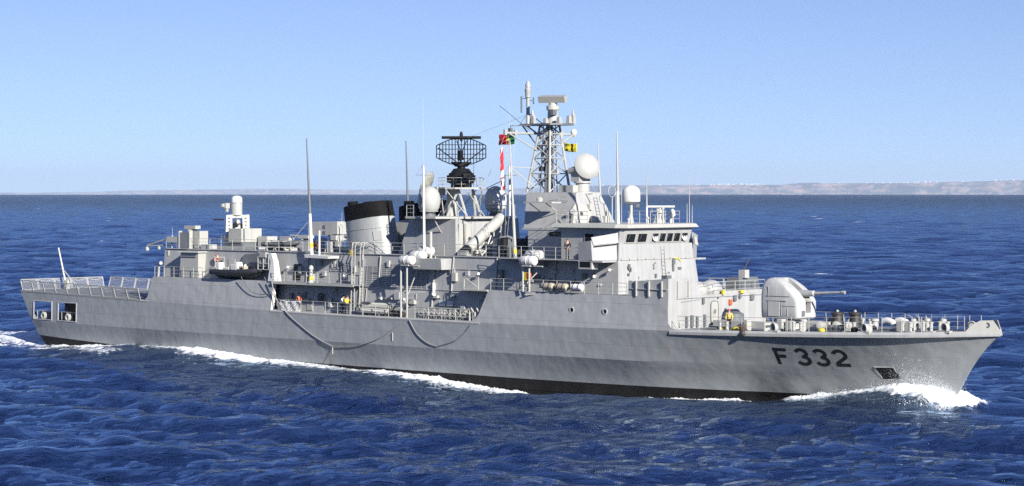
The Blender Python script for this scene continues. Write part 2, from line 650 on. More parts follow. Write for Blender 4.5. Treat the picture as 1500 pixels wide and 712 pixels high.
# anchor pocket
m = MB()
P4 = [(110.75, 3.12), (112.45, 3.16), (112.75, 2.08), (111.15, 2.02)]
outer = [(s, hull_t(s, z) + .012, z) for s, z in P4]
inner = [(111.6 + (s - 111.6) * .86, hull_t(s, z) + .02, 2.6 + (z - 2.6) * .86) for s, z in P4]
m.loft([outer, inner], False, False)
m.build("anchor_pocket_frame", GREY, hull)
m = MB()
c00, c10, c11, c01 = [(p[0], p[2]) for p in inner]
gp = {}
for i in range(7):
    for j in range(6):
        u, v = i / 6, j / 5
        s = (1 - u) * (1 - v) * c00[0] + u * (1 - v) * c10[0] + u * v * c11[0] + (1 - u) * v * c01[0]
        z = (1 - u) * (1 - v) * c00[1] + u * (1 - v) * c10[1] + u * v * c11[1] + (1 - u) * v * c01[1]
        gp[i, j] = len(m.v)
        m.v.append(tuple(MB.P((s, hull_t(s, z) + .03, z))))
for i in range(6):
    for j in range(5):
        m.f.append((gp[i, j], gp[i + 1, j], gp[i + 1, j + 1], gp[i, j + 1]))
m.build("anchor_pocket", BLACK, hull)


# pennant number on both bows
def ribbon(pts, wd):
    """Outline strip of constant width along a 2-D polyline."""
    L, Rr = [], []
    for i, p in enumerate(pts):
        a, b = pts[max(i - 1, 0)], pts[min(i + 1, len(pts) - 1)]
        d = Vector((b[0] - a[0], b[1] - a[1])).normalized()
        n = Vector((-d.y, d.x)) * wd / 2
        L.append((p[0] + n.x, p[1] + n.y))
        Rr.append((p[0] - n.x, p[1] - n.y))
    return L, Rr


def arc(cx, cy, rx, ry, a0, a1, n=14):
    return [(cx + rx * math.cos(R(a0 + (a1 - a0) * k / n)), cy + ry * math.sin(R(a0 + (a1 - a0) * k / n))) for k in range(n + 1)]


GLYPH = {
    'F': [[(.12, 0), (.12, 1)], [(0, .9), (.78, .9)], [(.1, .5), (.66, .5)]],
    '3': [arc(.36, .725, .28, .22, 160, -90), arc(.36, .285, .32, .235, 90, -160)],
    '2': [arc(.36, .69, .30, .26, 165, -38) + [(.12, .2), (.06, .1)], [(0, .085), (.72, .085)]],
}
W_ = 0.185
for side in (1, -1):
    for ch, s0, sw in (('F', 102.82, 1.46), ('3', 104.62, 1.55), ('3', 106.2, 1.55), ('2', 107.82, 1.6)):
        m = MB()
        for k_, st in enumerate(GLYPH[ch]):
            dense = []
            for p, q in zip(st[:-1], st[1:]):
                n = max(1, int(math.dist(p, q) / .06))
                dense += [(p[0] + (q[0] - p[0]) * k / n, p[1] + (q[1] - p[1]) * k / n) for k in range(n)]
            dense.append(st[-1])
            L, Rr = ribbon(dense, W_)
            row = []
            for p, q in zip(L, Rr):
                for u, v in (p, q):
                    if side < 0:
                        u = .74 - u
                    s, z = s0 + u * sw, 3.02 + v * 1.36
                    row.append(MB.P((s, side * (hull_t(s, z) + .02 + .003 * k_), z)))
            m.add(row, [(2 * k, 2 * k + 1, 2 * k + 3, 2 * k + 2) for k in range(len(L) - 1)])
        m.build("pennant_letter" if ch == 'F' else "pennant_digit", BLACK, hull)

# ---- upper hull sides, flush with the shell
Z1, Z2, Z3 = 8.2, 11.1, 14.15


def flush_side(name, prof, side):
    """prof: (s, top z) along the length; the plating leans in slightly above the deck edge."""
    m = MB()
    rows = []
    for s, zt in prof:
        zd = z_deck(s)
        r = []
        for k in range(5):
            z = zd - .02 + (zt - zd + .02) * k / 4
            u = (z - zd) / (Z1 - zd)
            r.append((s, side * (t_deck(s) + (6.66 - t_deck(s)) * max(0, u)), z))
        rows.append(r)
    for a, b in zip(rows[:-1], rows[1:]):
        for k in range(4):
            m.add([MB.P(a[k]), MB.P(b[k]), MB.P(b[k + 1]), MB.P(a[k + 1])], [(0, 1, 2, 3)])
    return m.build(name, SIDEG, ship)


aft_prof = [(22.7, 5.66), (23.2, 5.75), (23.55, 6.0), (23.8, 6.4), (24.45, 8.2)] + [(s, 8.2) for s in np.linspace(26, 43.4, 12)]
fwd_prof = [(70.3, 5.31), (71.0, 5.42), (71.5, 5.7), (71.8, 6.1), (72.62, 8.2)] + [(s, 8.2) for s in np.linspace(74, 92, 13)] + [(93.3, 8.3), (93.45, 6.1), (93.7, 5.75), (94.3, 5.5)]
for side in (1, -1):
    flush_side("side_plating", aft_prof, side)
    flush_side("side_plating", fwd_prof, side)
m = MB().plate([(43.42, 7.14, 5.3), (43.42, 6.68, 8.25), (43.42, 6.3, 8.25), (43.42, 6.7, 5.3)], (.08, 0, 0))
m.build("edge_plate", WHITE, ship)

# forward bulkhead under the bridge, white in the sun
m = MB().loft([[(93.35, 6.75, 5.4), (93.35, 6.62, 8.25), (93.35, -6.62, 8.25), (93.35, -6.75, 5.4)],
               [(93.0, 6.75, 5.4), (93.0, 6.62, 8.25), (93.0, -6.62, 8.25), (93.0, -6.75, 5.4)]])
fore_bulk = m.build("fore_bulkhead", GREY, ship)
m = MB().box(24.4, 24.6, -6.64, 6.64, 5.6, 8.2)
m.build("hangar_aft_wall", GREY, ship)
m = MB().box(24.3, 24.39, -3.4, 3.4, 5.75, 10.3)
m.build("hangar_door", LOUV, ship)
# upper deck (one level above the main deck)
m = MB().prism([(24.4, 6.66), (43.5, 6.66), (43.5, 6.9), (55.2, 6.98), (55.2, 5.2), (72.6, 5.2), (72.6, 6.66), (93.3, 6.62), (93.3, -6.62), (72.6, -6.66), (72.6, -5.2), (55.2, -5.2), (55.2, -6.98), (43.5, -6.9), (43.5, -6.66), (24.4, -6.66)], 8.06, 8.2)
m.build("upper_deck", DECK, ship)
for side in (1, -1):
    m = MB()
    m.box(43.5, 55.2, side * 6.9, side * 7.02, 7.98, 8.23) if side > 0 else m.box(43.5, 55.2, -7.02, -6.9, 7.98, 8.23)
    m.build("deck_edge", LIGHT, ship)


# ---- superstructure
def sloped_block(name, s0, s1, z0, z1, mat=GREY, ds0=0.0, ds1=0.0, th=None, bevel=0.0):
    a, b = (wall_t(z0), wall_t(z1)) if th is None else th
    m = MB().taper((s0, s1, -a, a), (s0 + ds0, s1 + ds1, -b, b), z0, z1)
    return m.build(name, mat, ship, bevel=bevel)


mid_house = sloped_block("deckhouse", 43.0, 76.0, 5.3, Z2 - .12)
sloped_block("hangar", 24.6, 43.0, Z1, Z2 - .12)
bridge_tower = MB().taper((76.0, 86.9, -5.5, 5.5), (76.0, 86.62, -5.2, 5.2), Z1, Z2 - .02).build("bridge_tower", GREY, ship)
m = MB().prism([(24.5, 5.25), (72.8, 5.25), (73.6, 6.5), (85.0, 6.9), (85.0, -6.9), (73.6, -6.5), (72.8, -5.25), (24.5, -5.25)], Z2 - .12, Z2)
m.build("bridge_deck", DECK, ship)
m = MB()
for side in (1, -1):
    m.tube((25, side * 5.28, Z2 - .05), (72.7, side * 5.28, Z2 - .05), .06)
    m.tube((73.6, side * 6.52, Z2 - .05), (84.9, side * 6.92, Z2 - .05), .06)
m.build("deck_coaming", GREY, ship)

# bridge wings
for side in (1, -1):
    f = lambda s, t, z: (s, side * t, z)
    m = MB()
    # front face swept back to the tip, then the side face running aft
    m.plate([f(86.42, 5.1, Z2), f(85.3, 7.05, Z2), f(85.25, 7.15, 12.8), f(86.35, 5.1, 13.2)], (-.08, 0, 0))
    m.plate([f(85.3, 7.05, Z2), f(83.65, 6.95, Z2), f(83.65, 7.0, 12.62), f(85.25, 7.15, 12.8)], (0, -.08 * side, 0))
    m.box(83.6, 86.4, min(side * 5, side * 7.0), max(side * 5, side * 7.0), Z2 - .16, Z2 - .02)
    wing = m.build("bridge_wing", GREY, ship)
    m = MB()
    m.plate([f(86.48, 5.0, 12.62), f(85.42, 7.02, 12.42), f(85.32, 7.2, 13.08), f(86.4, 5.0, 13.45)], (-.05, 0, 0))
    m.build("wind_deflector", GREY, wing)
    m = MB()
    m.plate([f(86.46, 5.0, 12.55), f(85.44, 7.0, 12.35), f(85.45, 7.0, 12.25), f(86.46, 5.0, 12.43)], (.02, 0, 0))
    m.build("deflector_slot", BLACK, wing)
    m = MB().box(83.75, 85.25, min(side * 6.3, side * 7.06), max(side * 6.3, side * 7.06), 10.35, Z2 - .18)
    bx = m.build("observation_box", LIGHT, ship)
    m = MB().plate([f(83.9, 7.065, 10.5), f(85.1, 7.065, 10.5), f(85.1, 7.065, 11.0), f(83.9, 7.065, 11.0)], (0, .01 * side, 0))
    m.build("window", GLASS, bx)

# wheelhouse with sloping windows
m = MB()
m.loft([[(79.6, 4.7, Z2), (86.3, 4.72, Z2), (86.6, 4.3, Z2), (86.6, -4.3, Z2), (86.3, -4.9, Z2), (79.6, -4.9, Z2)],
        [(79.6, 4.7, 12.4), (86.25, 4.72, 12.4), (86.52, 4.4, 12.4), (86.52, -4.4, 12.4), (86.25, -4.8, 12.4), (79.6, -4.8, 12.4)],
        [(79.6, 4.75, 13.8), (86.5, 4.8, 13.8), (86.9, 4.5, 13.8), (86.9, -4.5, 13.8), (86.5, -4.8, 13.8), (79.6, -4.75, 13.8)]])
wheelhouse = m.build("wheelhouse", GREY, ship)
m = MB().hexa([(86.5, -4.95, Z2 - .02), (86.64, -4.95, Z2 - .02), (86.64, 5.15, Z2 - .02), (86.5, 5.15, Z2 - .02)], [(86.4, -4.85, 12.45), (86.56, -4.85, 12.45), (86.56, 5.0, 12.45), (86.4, 5.0, 12.45)])
m.build("front_plating", GREY, ship)
# roof with a bevelled rim
m = MB()
rim = lambda o, z: [(79.0, 5.1 + o, z), (86.3, 5.1 + o, z), (87.15 + o, 4.6 + o, z), (87.15 + o, -4.6 - o, z), (86.3, -5.1 - o, z), (79.0, -5.1 - o, z)]
m.loft([rim(-.25, 13.78), rim(.22, 13.86), rim(.05, 14.15), rim(-.1, 14.2)])
m.build("wheelhouse_roof", LIGHT, ship)


def sill_s(z):
    return 86.52 + (z - 12.4) / 1.4 * .38


def front_window(ta, tb, clear=False):
    z0, z1 = 12.62, 13.34
    q = lambda t, z, o: (sill_s(z) + o, t, z)
    m = MB()
    e = .075
    for a, b, c, d in ((ta + e, tb - e, z0 - e, z0), (ta + e, tb - e, z1, z1 + e), (ta + e, ta, z0, z1), (tb, tb - e, z0, z1)):
        m.hexa([q(a, c, -.03), q(b, c, -.03), q(b, d, -.03), q(a, d, -.03)], [q(a, c, .06), q(b, c, .06), q(b, d, .06), q(a, d, .06)])
    win = m.build("window", LIGHT, wheelhouse)
    MB().plate([q(ta, z0, .02), q(tb, z0, .02), q(tb, z1, .02), q(ta, z1, .02)], (-.02, 0, 0)).build("pane", GLASS, win)
    mid = (ta + tb) / 2
    m = MB()
    m.tube(q(mid + .12, z1 + .1, .08), q(mid + .3, z0 + .25, .06), .014, n=4)
    m.build("wiper", DARKG, win)
    if clear:
        m = MB().lathe(q(mid, (z0 + z1) / 2, .03), (1, 0, .2), [(0, .24), (0, .33), (.05, .34), (.06, .24), (0, .24)], 20)
        m.build("clear_view_screen", WHITE, win, smooth=True)
        MB().lathe(q(mid, (z0 + z1) / 2, .03), (1, 0, .2), [(0, .02), (.06, .1), (.065, .02)], 10).build("screen_hub", WHITE, win)


for ta, tb, c in ((4.25, 3.08, 0), (2.72, 1.55, 0), (.80, .02, 1), (-.22, -.98, 0), (-1.2, -1.96, 0), (-2.16, -2.96, 0), (-3.2, -3.98, 1)):
    front_window(ta, tb, c)
for s0 in (82.4, 84.4):
    m = MB().box(s0, s0 + 1.1, 4.74, 4.80, 12.6, 13.4)
    wn = m.build("window", LIGHT, wheelhouse)
    MB().box(s0 + .08, s0 + 1.02, 4.79, 4.812, 12.67, 13.33).build("pane", GLASS, wn)
m = MB().plate([(84.4, 7.5, 12.9), (84.4, 7.5, 12.9), (84.4, 7.5, 12.9)], (0, 0, 0)) if False else None
m = MB().hexa([(86.7, -4.9, 12.3), (86.9, -4.9, 12.3), (86.9, -5.35, 12.2), (86.7, -5.35, 12.2)], [(86.6, -4.9, 13.0), (86.8, -4.9, 13.0), (86.8, -5.2, 12.95), (86.6, -5.2, 12.95)])
m.build("side_light_screen", LIGHT, ship)


# ---- railings
def railing(pts, h=1.05, gap=1.6, bars=(0.36, 0.72, 1.05), r=.03, rb=.017, wires=False, mat=None, name="railing", parent=None):
    m = MB()
    for p, q in zip(pts[:-1], pts[1:]):
        d = math.dist(p, q)
        n = max(1, round(d / gap))
        for k in range(n + 1):
            if k == 0 and p is not pts[0]:
                continue
            u = k / n
            c = [p[i] + (q[i] - p[i]) * u for i in range(3)]
            m.tube(c, (c[0], c[1], c[2] + h), r, n=5)
        for b in bars:
            m.tube((p[0], p[1], p[2] + b * h / 1.05), (q[0], q[1], q[2] + b * h / 1.05), rb if b < 1 or wires else r * .8, n=5)
    return m.build(name, mat or LIGHT, parent or ship)


deck_edge_pts = lambda a, b, n, inset=.25, dz=.06, sd=1: [(s, sd * (t_deck(s) - inset), z_deck(s) + dz) for s in np.linspace(a, b, n)]
for sd in (1, -1):
    railing([(24.6, sd * 6.55, Z1), (32.5, sd * 6.58, Z1)])
    railing([(43.6, sd * 6.9, Z1), (55.0, sd * 6.9, Z1)])
    railing([(72.8, sd * 6.58, Z1), (88.8, sd * 6.58, Z1)])
    railing([(73.7, sd * 6.45, Z2), (83.6, sd * 6.85, Z2)], gap=1.5)
    railing([(24.7, sd * 5.15, Z2), (72.6, sd * 5.15, Z2)], gap=1.75)
    railing(deck_edge_pts(44.2, 70.5, 6, sd=sd), gap=1.9)
    # foredeck: tall stanchions, wires nearly invisible
    railing(deck_edge_pts(94.3, 104.5, 6, .3, .1, sd), gap=1.55, h=1.1)
    railing(deck_edge_pts(104.9, 118.6, 10, .3, .12, sd), gap=1.5, h=1.15, rb=.010, wires=True)
railing([(93.2, 3.0, 8.25), (93.2, -6.7, 8.25)], gap=1.4)
railing([(93.2, -6.7, 8.25), (87.0, -6.8, 8.25)], gap=1.6)
railing([(79.2, 4.9, 14.2), (79.2, 3.3, 14.2)])
railing([(79.3, 5.0, 14.2), (83.0, 5.0, 14.2)], gap=1.2)
railing([(82.5, -1.0, 14.2), (85.0, -1.0, 14.2), (85.0, -5.0, 14.2)], gap=1.1)
railing([(24.6, -5.1, Z2), (24.6, 5.1, Z2)])

# solid bulwark around the front of the 01 deck, ribbed outside
m = MB()
m.plate([(89.0, 6.64, 8.2), (93.35, 6.62, 8.2), (93.35, 6.6, 9.75), (89.9, 6.62, 9.45), (89.0, 6.64, 9.45)], (0, -.06, 0))
m.plate([(93.36, 6.62, 8.2), (93.36, 2.2, 8.2), (93.36, 3.0, 9.7), (93.36, 6.6, 9.75)], (-.06, 0, 0))
bw = m.build("bulwark", GREY, ship)
for s in (89.9, 91.3, 92.7):
    MB().box(s, s + .10, 6.64, 6.8, 8.2, 9.5).build("rib", LIGHT, bw)
for t in (5.4, 4.0):
    MB().box(93.36, 93.5, t, t + .12, 8.2, 9.5).build("rib", LIGHT, bw)
MB().box(89.2, 93.3, 6.62, 6.72, 8.78, 8.84).build("stiffener", LIGHT, bw)
m = MB().box(92.6, 93.2, 6.0, 6.6, 9.45, 10.0)
m.build("locker", DARKG, ship)
# grey covered mounds (vent cowls) on the 01 deck front
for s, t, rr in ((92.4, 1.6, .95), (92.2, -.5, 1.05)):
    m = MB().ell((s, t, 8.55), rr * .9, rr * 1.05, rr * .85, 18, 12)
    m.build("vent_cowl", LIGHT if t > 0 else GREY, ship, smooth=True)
# breakwater platform and machine gun on the far corner
m = MB().box(88.5, 93.2, -6.5, -.8, 8.21, 8.5)
m.build("gun_platform", GREY, ship)
m = MB().taper((91.2, 92.8, -6.6, -3.6), (91.4, 92.6, -6.5, -3.8), 8.5, 9.55)
m.build("ammunition_locker", DARKG, ship)
mg = MB().lathe((92.4, -4.6, 8.5), (0, 0, 1), [(0, .35), (.3, .2), (1.1, .14), (1.3, .3), (1.5, .3)], 12)
mg.box(92.2, 92.9, -4.9, -4.3, 9.5, 10.2)
mgo = mg.build("machine_gun", LIGHT, ship)
MB().tube((92.5, -4.5, 10.0), (93.4, -4.3, 11.2), .05).build("barrel", STEEL, mgo)

# ---- bow gun turret
G = (100.75, 0.0)
m = MB()
gz = z_deck(101) + .05
m.lathe((G[0], 0, gz), (0, 0, 1), [(0, 1.3), (.35, 1.25), (.4, 1.1), (1.0, 1.1)], 28)
base = m.build("turret_ring", LIGHT, ship, smooth=True)
zb, zt = 6.5, 9.95


def turret_ring(z, back, front, hw):
    """Rounded box outline: back and front distance from centre, half width."""
    pts = []
    r = min(.45, hw * .45)
    for cx, cy, a0 in ((front - r, hw - r, 0), (-back + r, hw - r, 90), (-back + r, -hw + r, 180), (front - r, -hw + r, 270)):
        for k in range(5):
            a = R(a0 + 22.5 * k)
            pts.append((G[0] + cx + r * math.cos(a), G[1] + cy + r * math.sin(a), z))
    return pts


rings = [turret_ring(*q) for q in ((6.5, 1.8, 1.92, 1.30), (6.62, 1.92, 2.05, 1.36), (7.4, 1.95, 2.08, 1.38), (7.95, 1.95, 2.06, 1.38), (8.15, 1.95, 1.95, 1.37),
                                   (8.65, 1.93, 1.5, 1.36), (9.1, 1.88, .95, 1.32), (9.45, 1.74, .42, 1.24), (9.7, 1.55, .02, 1.1), (9.82, 1.3, -.25, .95), (9.86, 1.0, -.45, .7))]
turret = MB().loft(rings).build("gun_turret", GUNP, ship, smooth=True)
cut = MB().box(G[0] - .25, G[0] + 4, -.36, .36, 7.0, 10.5).build("slot_cutter", BLACK, None)
cut.matrix_world = Matrix.Translation(ORIGIN) @ Matrix.Rotation(HEADING, 4, 'Z')
bo = turret.modifiers.new("slot", 'BOOLEAN')
bo.operation, bo.object, bo.solver = 'DIFFERENCE', cut, 'EXACT'
bpy.context.view_layer.update()
dg = bpy.context.evaluated_depsgraph_get()
nm = bpy.data.meshes.new_from_object(turret.evaluated_get(dg), depsgraph=dg)
turret.modifiers.clear()
turret.data = nm
bpy.data.objects.remove(cut)
m = MB().taper((G[0] - .2, G[0] + 1.5, -.3, .3), (G[0] - .1, G[0] + .2, -.3, .3), 7.05, 9.0)
m.build("breech_housing", BLACK, turret)
barrel = MB()
bp0 = Vector((G[0] + .75, 0, 8.52))
barrel.lathe(tuple(bp0), (1, 0, .055), [(0, .34), (.9, .32), (1.5, .26), (1.9, .24), (2.0, .14), (2.5, .125), (4.7, .10), (4.7, .14), (5.0, .14), (5.0, .06), (4.9, .06)], 16)
barrel.build("barrel", GREY, turret, smooth=True)
m = MB().lathe((G[0] + .9, 0, 8.0), (1, 0, .0), [(0, .2), (1.3, .2), (1.5, .1)], 12)
m.build("recoil_cylinder", LIGHT, turret, smooth=True)
for sd in (1, -1):
    m = MB().box(G[0] - 1.0, G[0] + .15, min(sd * 1.36, sd * 1.41), max(sd * 1.36, sd * 1.41), 6.7, 7.95)
    hd = m.build("hatch", GUNP, turret)
    m = MB().box(G[0] - 1.05, G[0] + .9, min(sd * 1.36, sd * 1.44), max(sd * 1.36, sd * 1.44), 7.97, 8.03)
    m.build("drip_strip", LIGHT, turret)
for z0_, a_, b_ in ((8.35, -1.3, 1.2), (7.55, .3, 1.75)):
    for sd in (1, -1):
        m = MB()
        m.tube((G[0] + a_, sd * 1.385, z0_), (G[0] + b_, sd * 1.385, z0_), .02, n=4)
        m.build("panel_seam", DARKG, turret)
for s_, z0_, h_ in ((-.95, 8.3, .9), (.35, 6.75, 1.1), (.95, 6.75, .8)):
    for sd in (1, -1):
        MB().tube((G[0] + s_, sd * 1.39, z0_), (G[0] + s_, sd * 1.385, z0_ + h_), .02, n=4).build("handrail", GREY, turret)
m = MB().box(G[0] + 2.07, G[0] + 2.11, .5, .9, 6.75, 7.2)
m.build("front_hatch", DARKG, turret)
for t in (-1.0, 1.0):
    m = MB()
    m.path([(G[0] - .6, t, 6.5), (G[0] - .6, t + .15, 6.05), (G[0] - .1, t + .15, 6.05), (G[0] - .1, t, 6.5)], .04)
    m.build("footstep", LIGHT, turret)

# ---- funnels
for sd in (1, -1):
    def fring(cz, k, tilt, lean):
        pts = []
        for i in range(32):
            a = 2 * math.pi * i / 32
            ca, sa = math.cos(a), math.sin(a)
            x = 2.78 * k * math.copysign(abs(ca) ** .8, ca)
            y = 1.72 * k * math.copysign(abs(sa) ** .8, sa)
            pts.append((54.3 + x + lean * -.55, sd * (3.4 + lean * .22) + y, cz + tilt * x))
        return pts
    z0 = Z2
    capm = fring(14.35, .965, .13, .8)
    fun = MB().loft([fring(z0, 1.04, 0, 0), fring(12.4, 1.02, .03, .3), fring(13.5, .985, .09, .6), capm]).build("funnel", FUNP, ship, smooth=True)
    cap = MB().loft([[(p[0], p[1], p[2]) for p in fring(14.35, .985, .13, .8)], fring(15.0, .97, .14, 1.0), fring(15.75, .955, .145, 1.2),
                     fring(15.75, .87, .145, 1.2), fring(15.2, .84, .145, 1.05)], False, True).build("funnel_cap", SOOT, fun, smooth=True)
    for ds, dt in ((-.9, .35), (.55, -.35)):
        m = MB().lathe((53.0 + ds, sd * 3.7 + dt, 15.0), (-.1, sd * .05, 1), [(0, .52), (1.0, .5), (1.0, .4), (.6, .4)], 16)
        m.build("exhaust_pipe", SOOT, fun, smooth=True)
    fn = lambda s, z: None
    # intake panels and a beading that runs round the funnel
    m = MB()
    for p, q in zip(fring(13.35, 1.0, .085, .55), fring(13.35, 1.0, .085, .55)[1:] + fring(13.35, 1.0, .085, .55)[:1]):
        m.tube(p, q, .03, n=5)
    m.build("beading", LIGHT, fun)
    for (ia, z0_, z1_) in ((2, 12.3, 13.1), (2, 11.85, 12.15)):
        m = MB()
        i0, i1 = (ia + 1, ia + 3) if sd > 0 else (29 - ia, 31 - ia)
        f0, f1 = fring(z0_, 1.035, .04, .3), fring(z1_, 1.02, .07, .5)
        m.plate([f0[i0], f0[i1], f1[i1], f1[i0]], (.03, .03 * sd, 0))
        m.build("access_panel", GREY, fun)

# intake house between funnels, radar house, dome platform
MB().taper((50.5, 57.5, -1.2, 1.2), (50.8, 57.0, -1.1, 1.1), Z2, 14.0).build("intake_house", GREY, ship)
rh = MB().taper((58.6, 66.2, -4.35, 4.35), (60.0, 66.0, -4.2, 4.2), Z2, 14.45).build("radar_house", GREY, ship)
m = MB().prism([(59.6, 2.6), (60.6, 5.4), (64.6, 5.4), (66.6, 3.0), (66.6, -3.0), (64.6, -5.4), (60.6, -5.4), (59.6, -2.6)], 14.47, 14.66)
m.build("dome_platform", LIGHT, ship)
for s in (61.2, 64.2):
    for sd in (1, -1):
        MB().tube((s, sd * 5.2, 14.47), (s, sd * 4.25, 13.2), .06).build("platform_bracket", LIGHT, ship)
railing([(60.0, 3.6, 14.66), (60.65, 5.25, 14.66), (61.6, 5.3, 14.66)], gap=.8)
railing([(66.4, -2.8, 14.66), (64.6, -5.2, 14.66), (61.0, -5.2, 14.66)], gap=1.2)
m = MB().box(66.12, 66.17, 2.2, 3.9, 11.5, 14.0)
d = m.build("double_door", LIGHT, ship)
MB().box(66.16, 66.19, 3.02, 3.06, 11.5, 14.0).build("door_seam", DARKG, d)
MB().lathe((66.17, 2.55, 12.6), (1, 0, 0), [(0, .2), (.05, .2), (.05, .16), (0, .16)], 14).build("hand_wheel", DARKG, d)
for sd in (1, -1):
    m = MB().lathe((62.8, sd * 4.45, 14.66), (0, 0, 1), [(0, .62), (.22, .62), (.25, .5), (.42, .5)], 20)
    bs = m.build("dome_pedestal", DARKG, ship, smooth=True)
    prof = [(0.34, .55), (.5, .78), (.8, .95), (1.3, 1.07), (1.7, 1.07), (2.1, .98), (2.45, .78), (2.7, .48), (2.82, .2), (2.84, .02)]
    m = MB().lathe((62.8, sd * 4.45, 14.66), (0, 0, 1), prof, 28)
    m.build("satellite_dome", DOMEG if sd > 0 else DOME, ship, smooth=True)
    m = MB()
    for zz, rr in ((15.15, .84),) if sd > 0 else ((15.3, .92), (15.65, 1.02)):
        for k in range(24):
            a0, a1 = 2 * math.pi * k / 24, 2 * math.pi * (k + 1) / 24
            m.tube((62.8 + rr * math.cos(a0), sd * 4.45 + rr * math.sin(a0), zz), (62.8 + rr * math.cos(a1), sd * 4.45 + rr * math.sin(a1), zz), .035, n=5)
    m.build("dome_band", LIGHT if sd > 0 else STEEL, ship)

# long range radar on its lattice pedestal
C0 = (62.6, 0.0)
m = MB()
for a in range(6):
    an = R(30 + 60 * a)
    m.tube((C0[0] + 1.9 * math.cos(an), 1.9 * math.sin(an), 14.6), (C0[0] + 1.1 * math.cos(an + R(30 * (-1) ** a)), 1.1 * math.sin(an + R(30 * (-1) ** a)), 17.2), .12)
    m.tube((C0[0] + 2.3 * math.cos(an), 2.3 * math.sin(an), 14.6), (C0[0] + 2.0 * math.cos(an + R(60)), 2.0 * math.sin(an + R(60)), 17.1), .05)
m.lathe((C0[0] - 1.0, .2, 14.6), (0, 0, 1), [(0, .62), (2.6, .5)], 12)
m.build("radar_lattice", LIGHT, ship)
m = MB().prism([(C0[0] + 2.2 * math.cos(R(a)), 2.2 * math.sin(R(a)), 0)[:2] for a in range(0, 360, 30)], 17.2, 17.36)
m.tube((C0[0] + 1.5, -1.6, 17.2), (C0[0] + 2.6, -3.2, 17.2), .08)
m.build("radar_platform", LIGHT, ship)
railing([(C0[0] + 2.1 * math.cos(R(a)), 2.1 * math.sin(R(a)), 17.36) for a in range(0, 361, 45)], h=.9, gap=.9)
m = MB()
m.tube((C0[0] + 2.6, -3.2, 17.2), (C0[0] + 2.6, -3.2, 18.6), .06)
m.tube((C0[0] + 1.5, -1.9, 17.3), (C0[0] + 2.6, -3.2, 18.1), .04)
m.build("antenna_post", DARKG, ship)
lw = MB().lathe((C0[0], 0, 17.36), (0, 0, 1), [(0, 1.0), (.35, 1.0), (.4, 1.2), (1.3, 1.2), (1.4, 1.0), (1.75, .75), (1.8, .4), (2.0, .35)], 20)
for k in range(9):
    a = R(40 * k + 10)
    lw.box(C0[0] + 1.12 * math.cos(a) - .18, C0[0] + 1.12 * math.cos(a) + .18, 1.12 * math.sin(a) - .18, 1.12 * math.sin(a) + .18, 17.8 + .1 * (k % 3), 18.5)
radar = lw.build("search_radar", BLACK, ship, smooth=True)
# reflector: bars on a curved sheet, looking towards the camera side
face = R(-46.5 - 43.5 + 57)            # its yaw relative to the ship's bow, towards starboard
fx, fy = math.cos(R(48)), math.sin(R(48))     # facing direction in (s, t)
ux, uy = fy, -fx                                # width direction


def dish(u, v):
    """Point of the reflector: u across (-1..1), v up (-1..1)."""
    wd, ht = 2.32 * u, 1.12 * v
    depth = .55 * u * u + .18 * v * v
    return (C0[0] + wd * ux + (depth - .3) * fx, wd * uy + (depth - .3) * fy, 20.72 + ht + .06 * v)


vmax = lambda u: 1.0 if abs(u) < .38 else 1.0 - .52 * ((abs(u) - .38) / .62) ** 1.25
m = MB()
for u in np.linspace(-1, 1, 17):
    vs = np.linspace(-vmax(u) * (1.0 if abs(u) > .3 else 1), vmax(u), 9)
    m.path([dish(u, v) for v in vs], .045, 5)
for v in (-.55, -.2, .2, .55):
    um = 1.0 if abs(v) < .48 else .93
    m.path([dish(u, v) for u in np.linspace(-um, um, 15)], .034, 5)
for sg in (1, -1):
    m.path([dish(u, sg * vmax(u)) for u in np.linspace(-1, 1, 25)], .05, 5)
for u in (-1, 1):
    m.path([dish(u, v) for v in np.linspace(-vmax(u), vmax(u), 5)], .05, 5)
for a, b in (((-.15, -.9), (-.95, .3)), ((.15, -.9), (.95, .3)), ((-.2, .9), (.15, -.9)), ((.2, .9), (-.15, -.9))):
    p, q = dish(*a), dish(*b)
    back = (-.35 * fx, -.35 * fy, 0)
    m.tube(tuple(x + y for x, y in zip(p, back)), tuple(x + y for x, y in zip(q, back)), .05, n=5)
m.build("reflector", BLACK, radar)
m = MB()
m.hexa([(C0[0] - .4, -.4, 19.3), (C0[0] + .4, -.4, 19.3), (C0[0] + .4, .4, 19.3), (C0[0] - .4, .4, 19.3)],
       [(C0[0] - .9 * ux - .3, -.9 * uy - .5, 19.75), (C0[0] + .9 * ux - .3, .9 * uy - .5, 19.75), (C0[0] + .9 * ux + .3, .9 * uy + .5, 19.75), (C0[0] - .9 * ux + .3, -.9 * uy + .5, 19.75)])
m.tube((C0[0], 0, 19.6), (C0[0] + 1.9 * fx, 1.9 * fy, 20.0), .09)
m.box(C0[0] + 1.9 * fx - .2, C0[0] + 1.9 * fx + .2, 1.9 * fy - .2, 1.9 * fy + .2, 19.9, 20.8)
m.build("feed_horn", BLACK, radar)
m = MB()
m.tube((C0[0] - 1.85 * ux, -1.85 * uy, 22.05), (C0[0] + 1.85 * ux, 1.85 * uy, 22.05), .14, n=10)
m.tube((C0[0], 0, 21.7), (C0[0], 0, 22.1), .12)
m.lathe((C0[0], 0, 22.1), (0, 0, 1), [(0, .16), (.3, .16), (.32, .12), (.5, .12)], 10)
m.build("interrogator_bar", BLACK, radar)

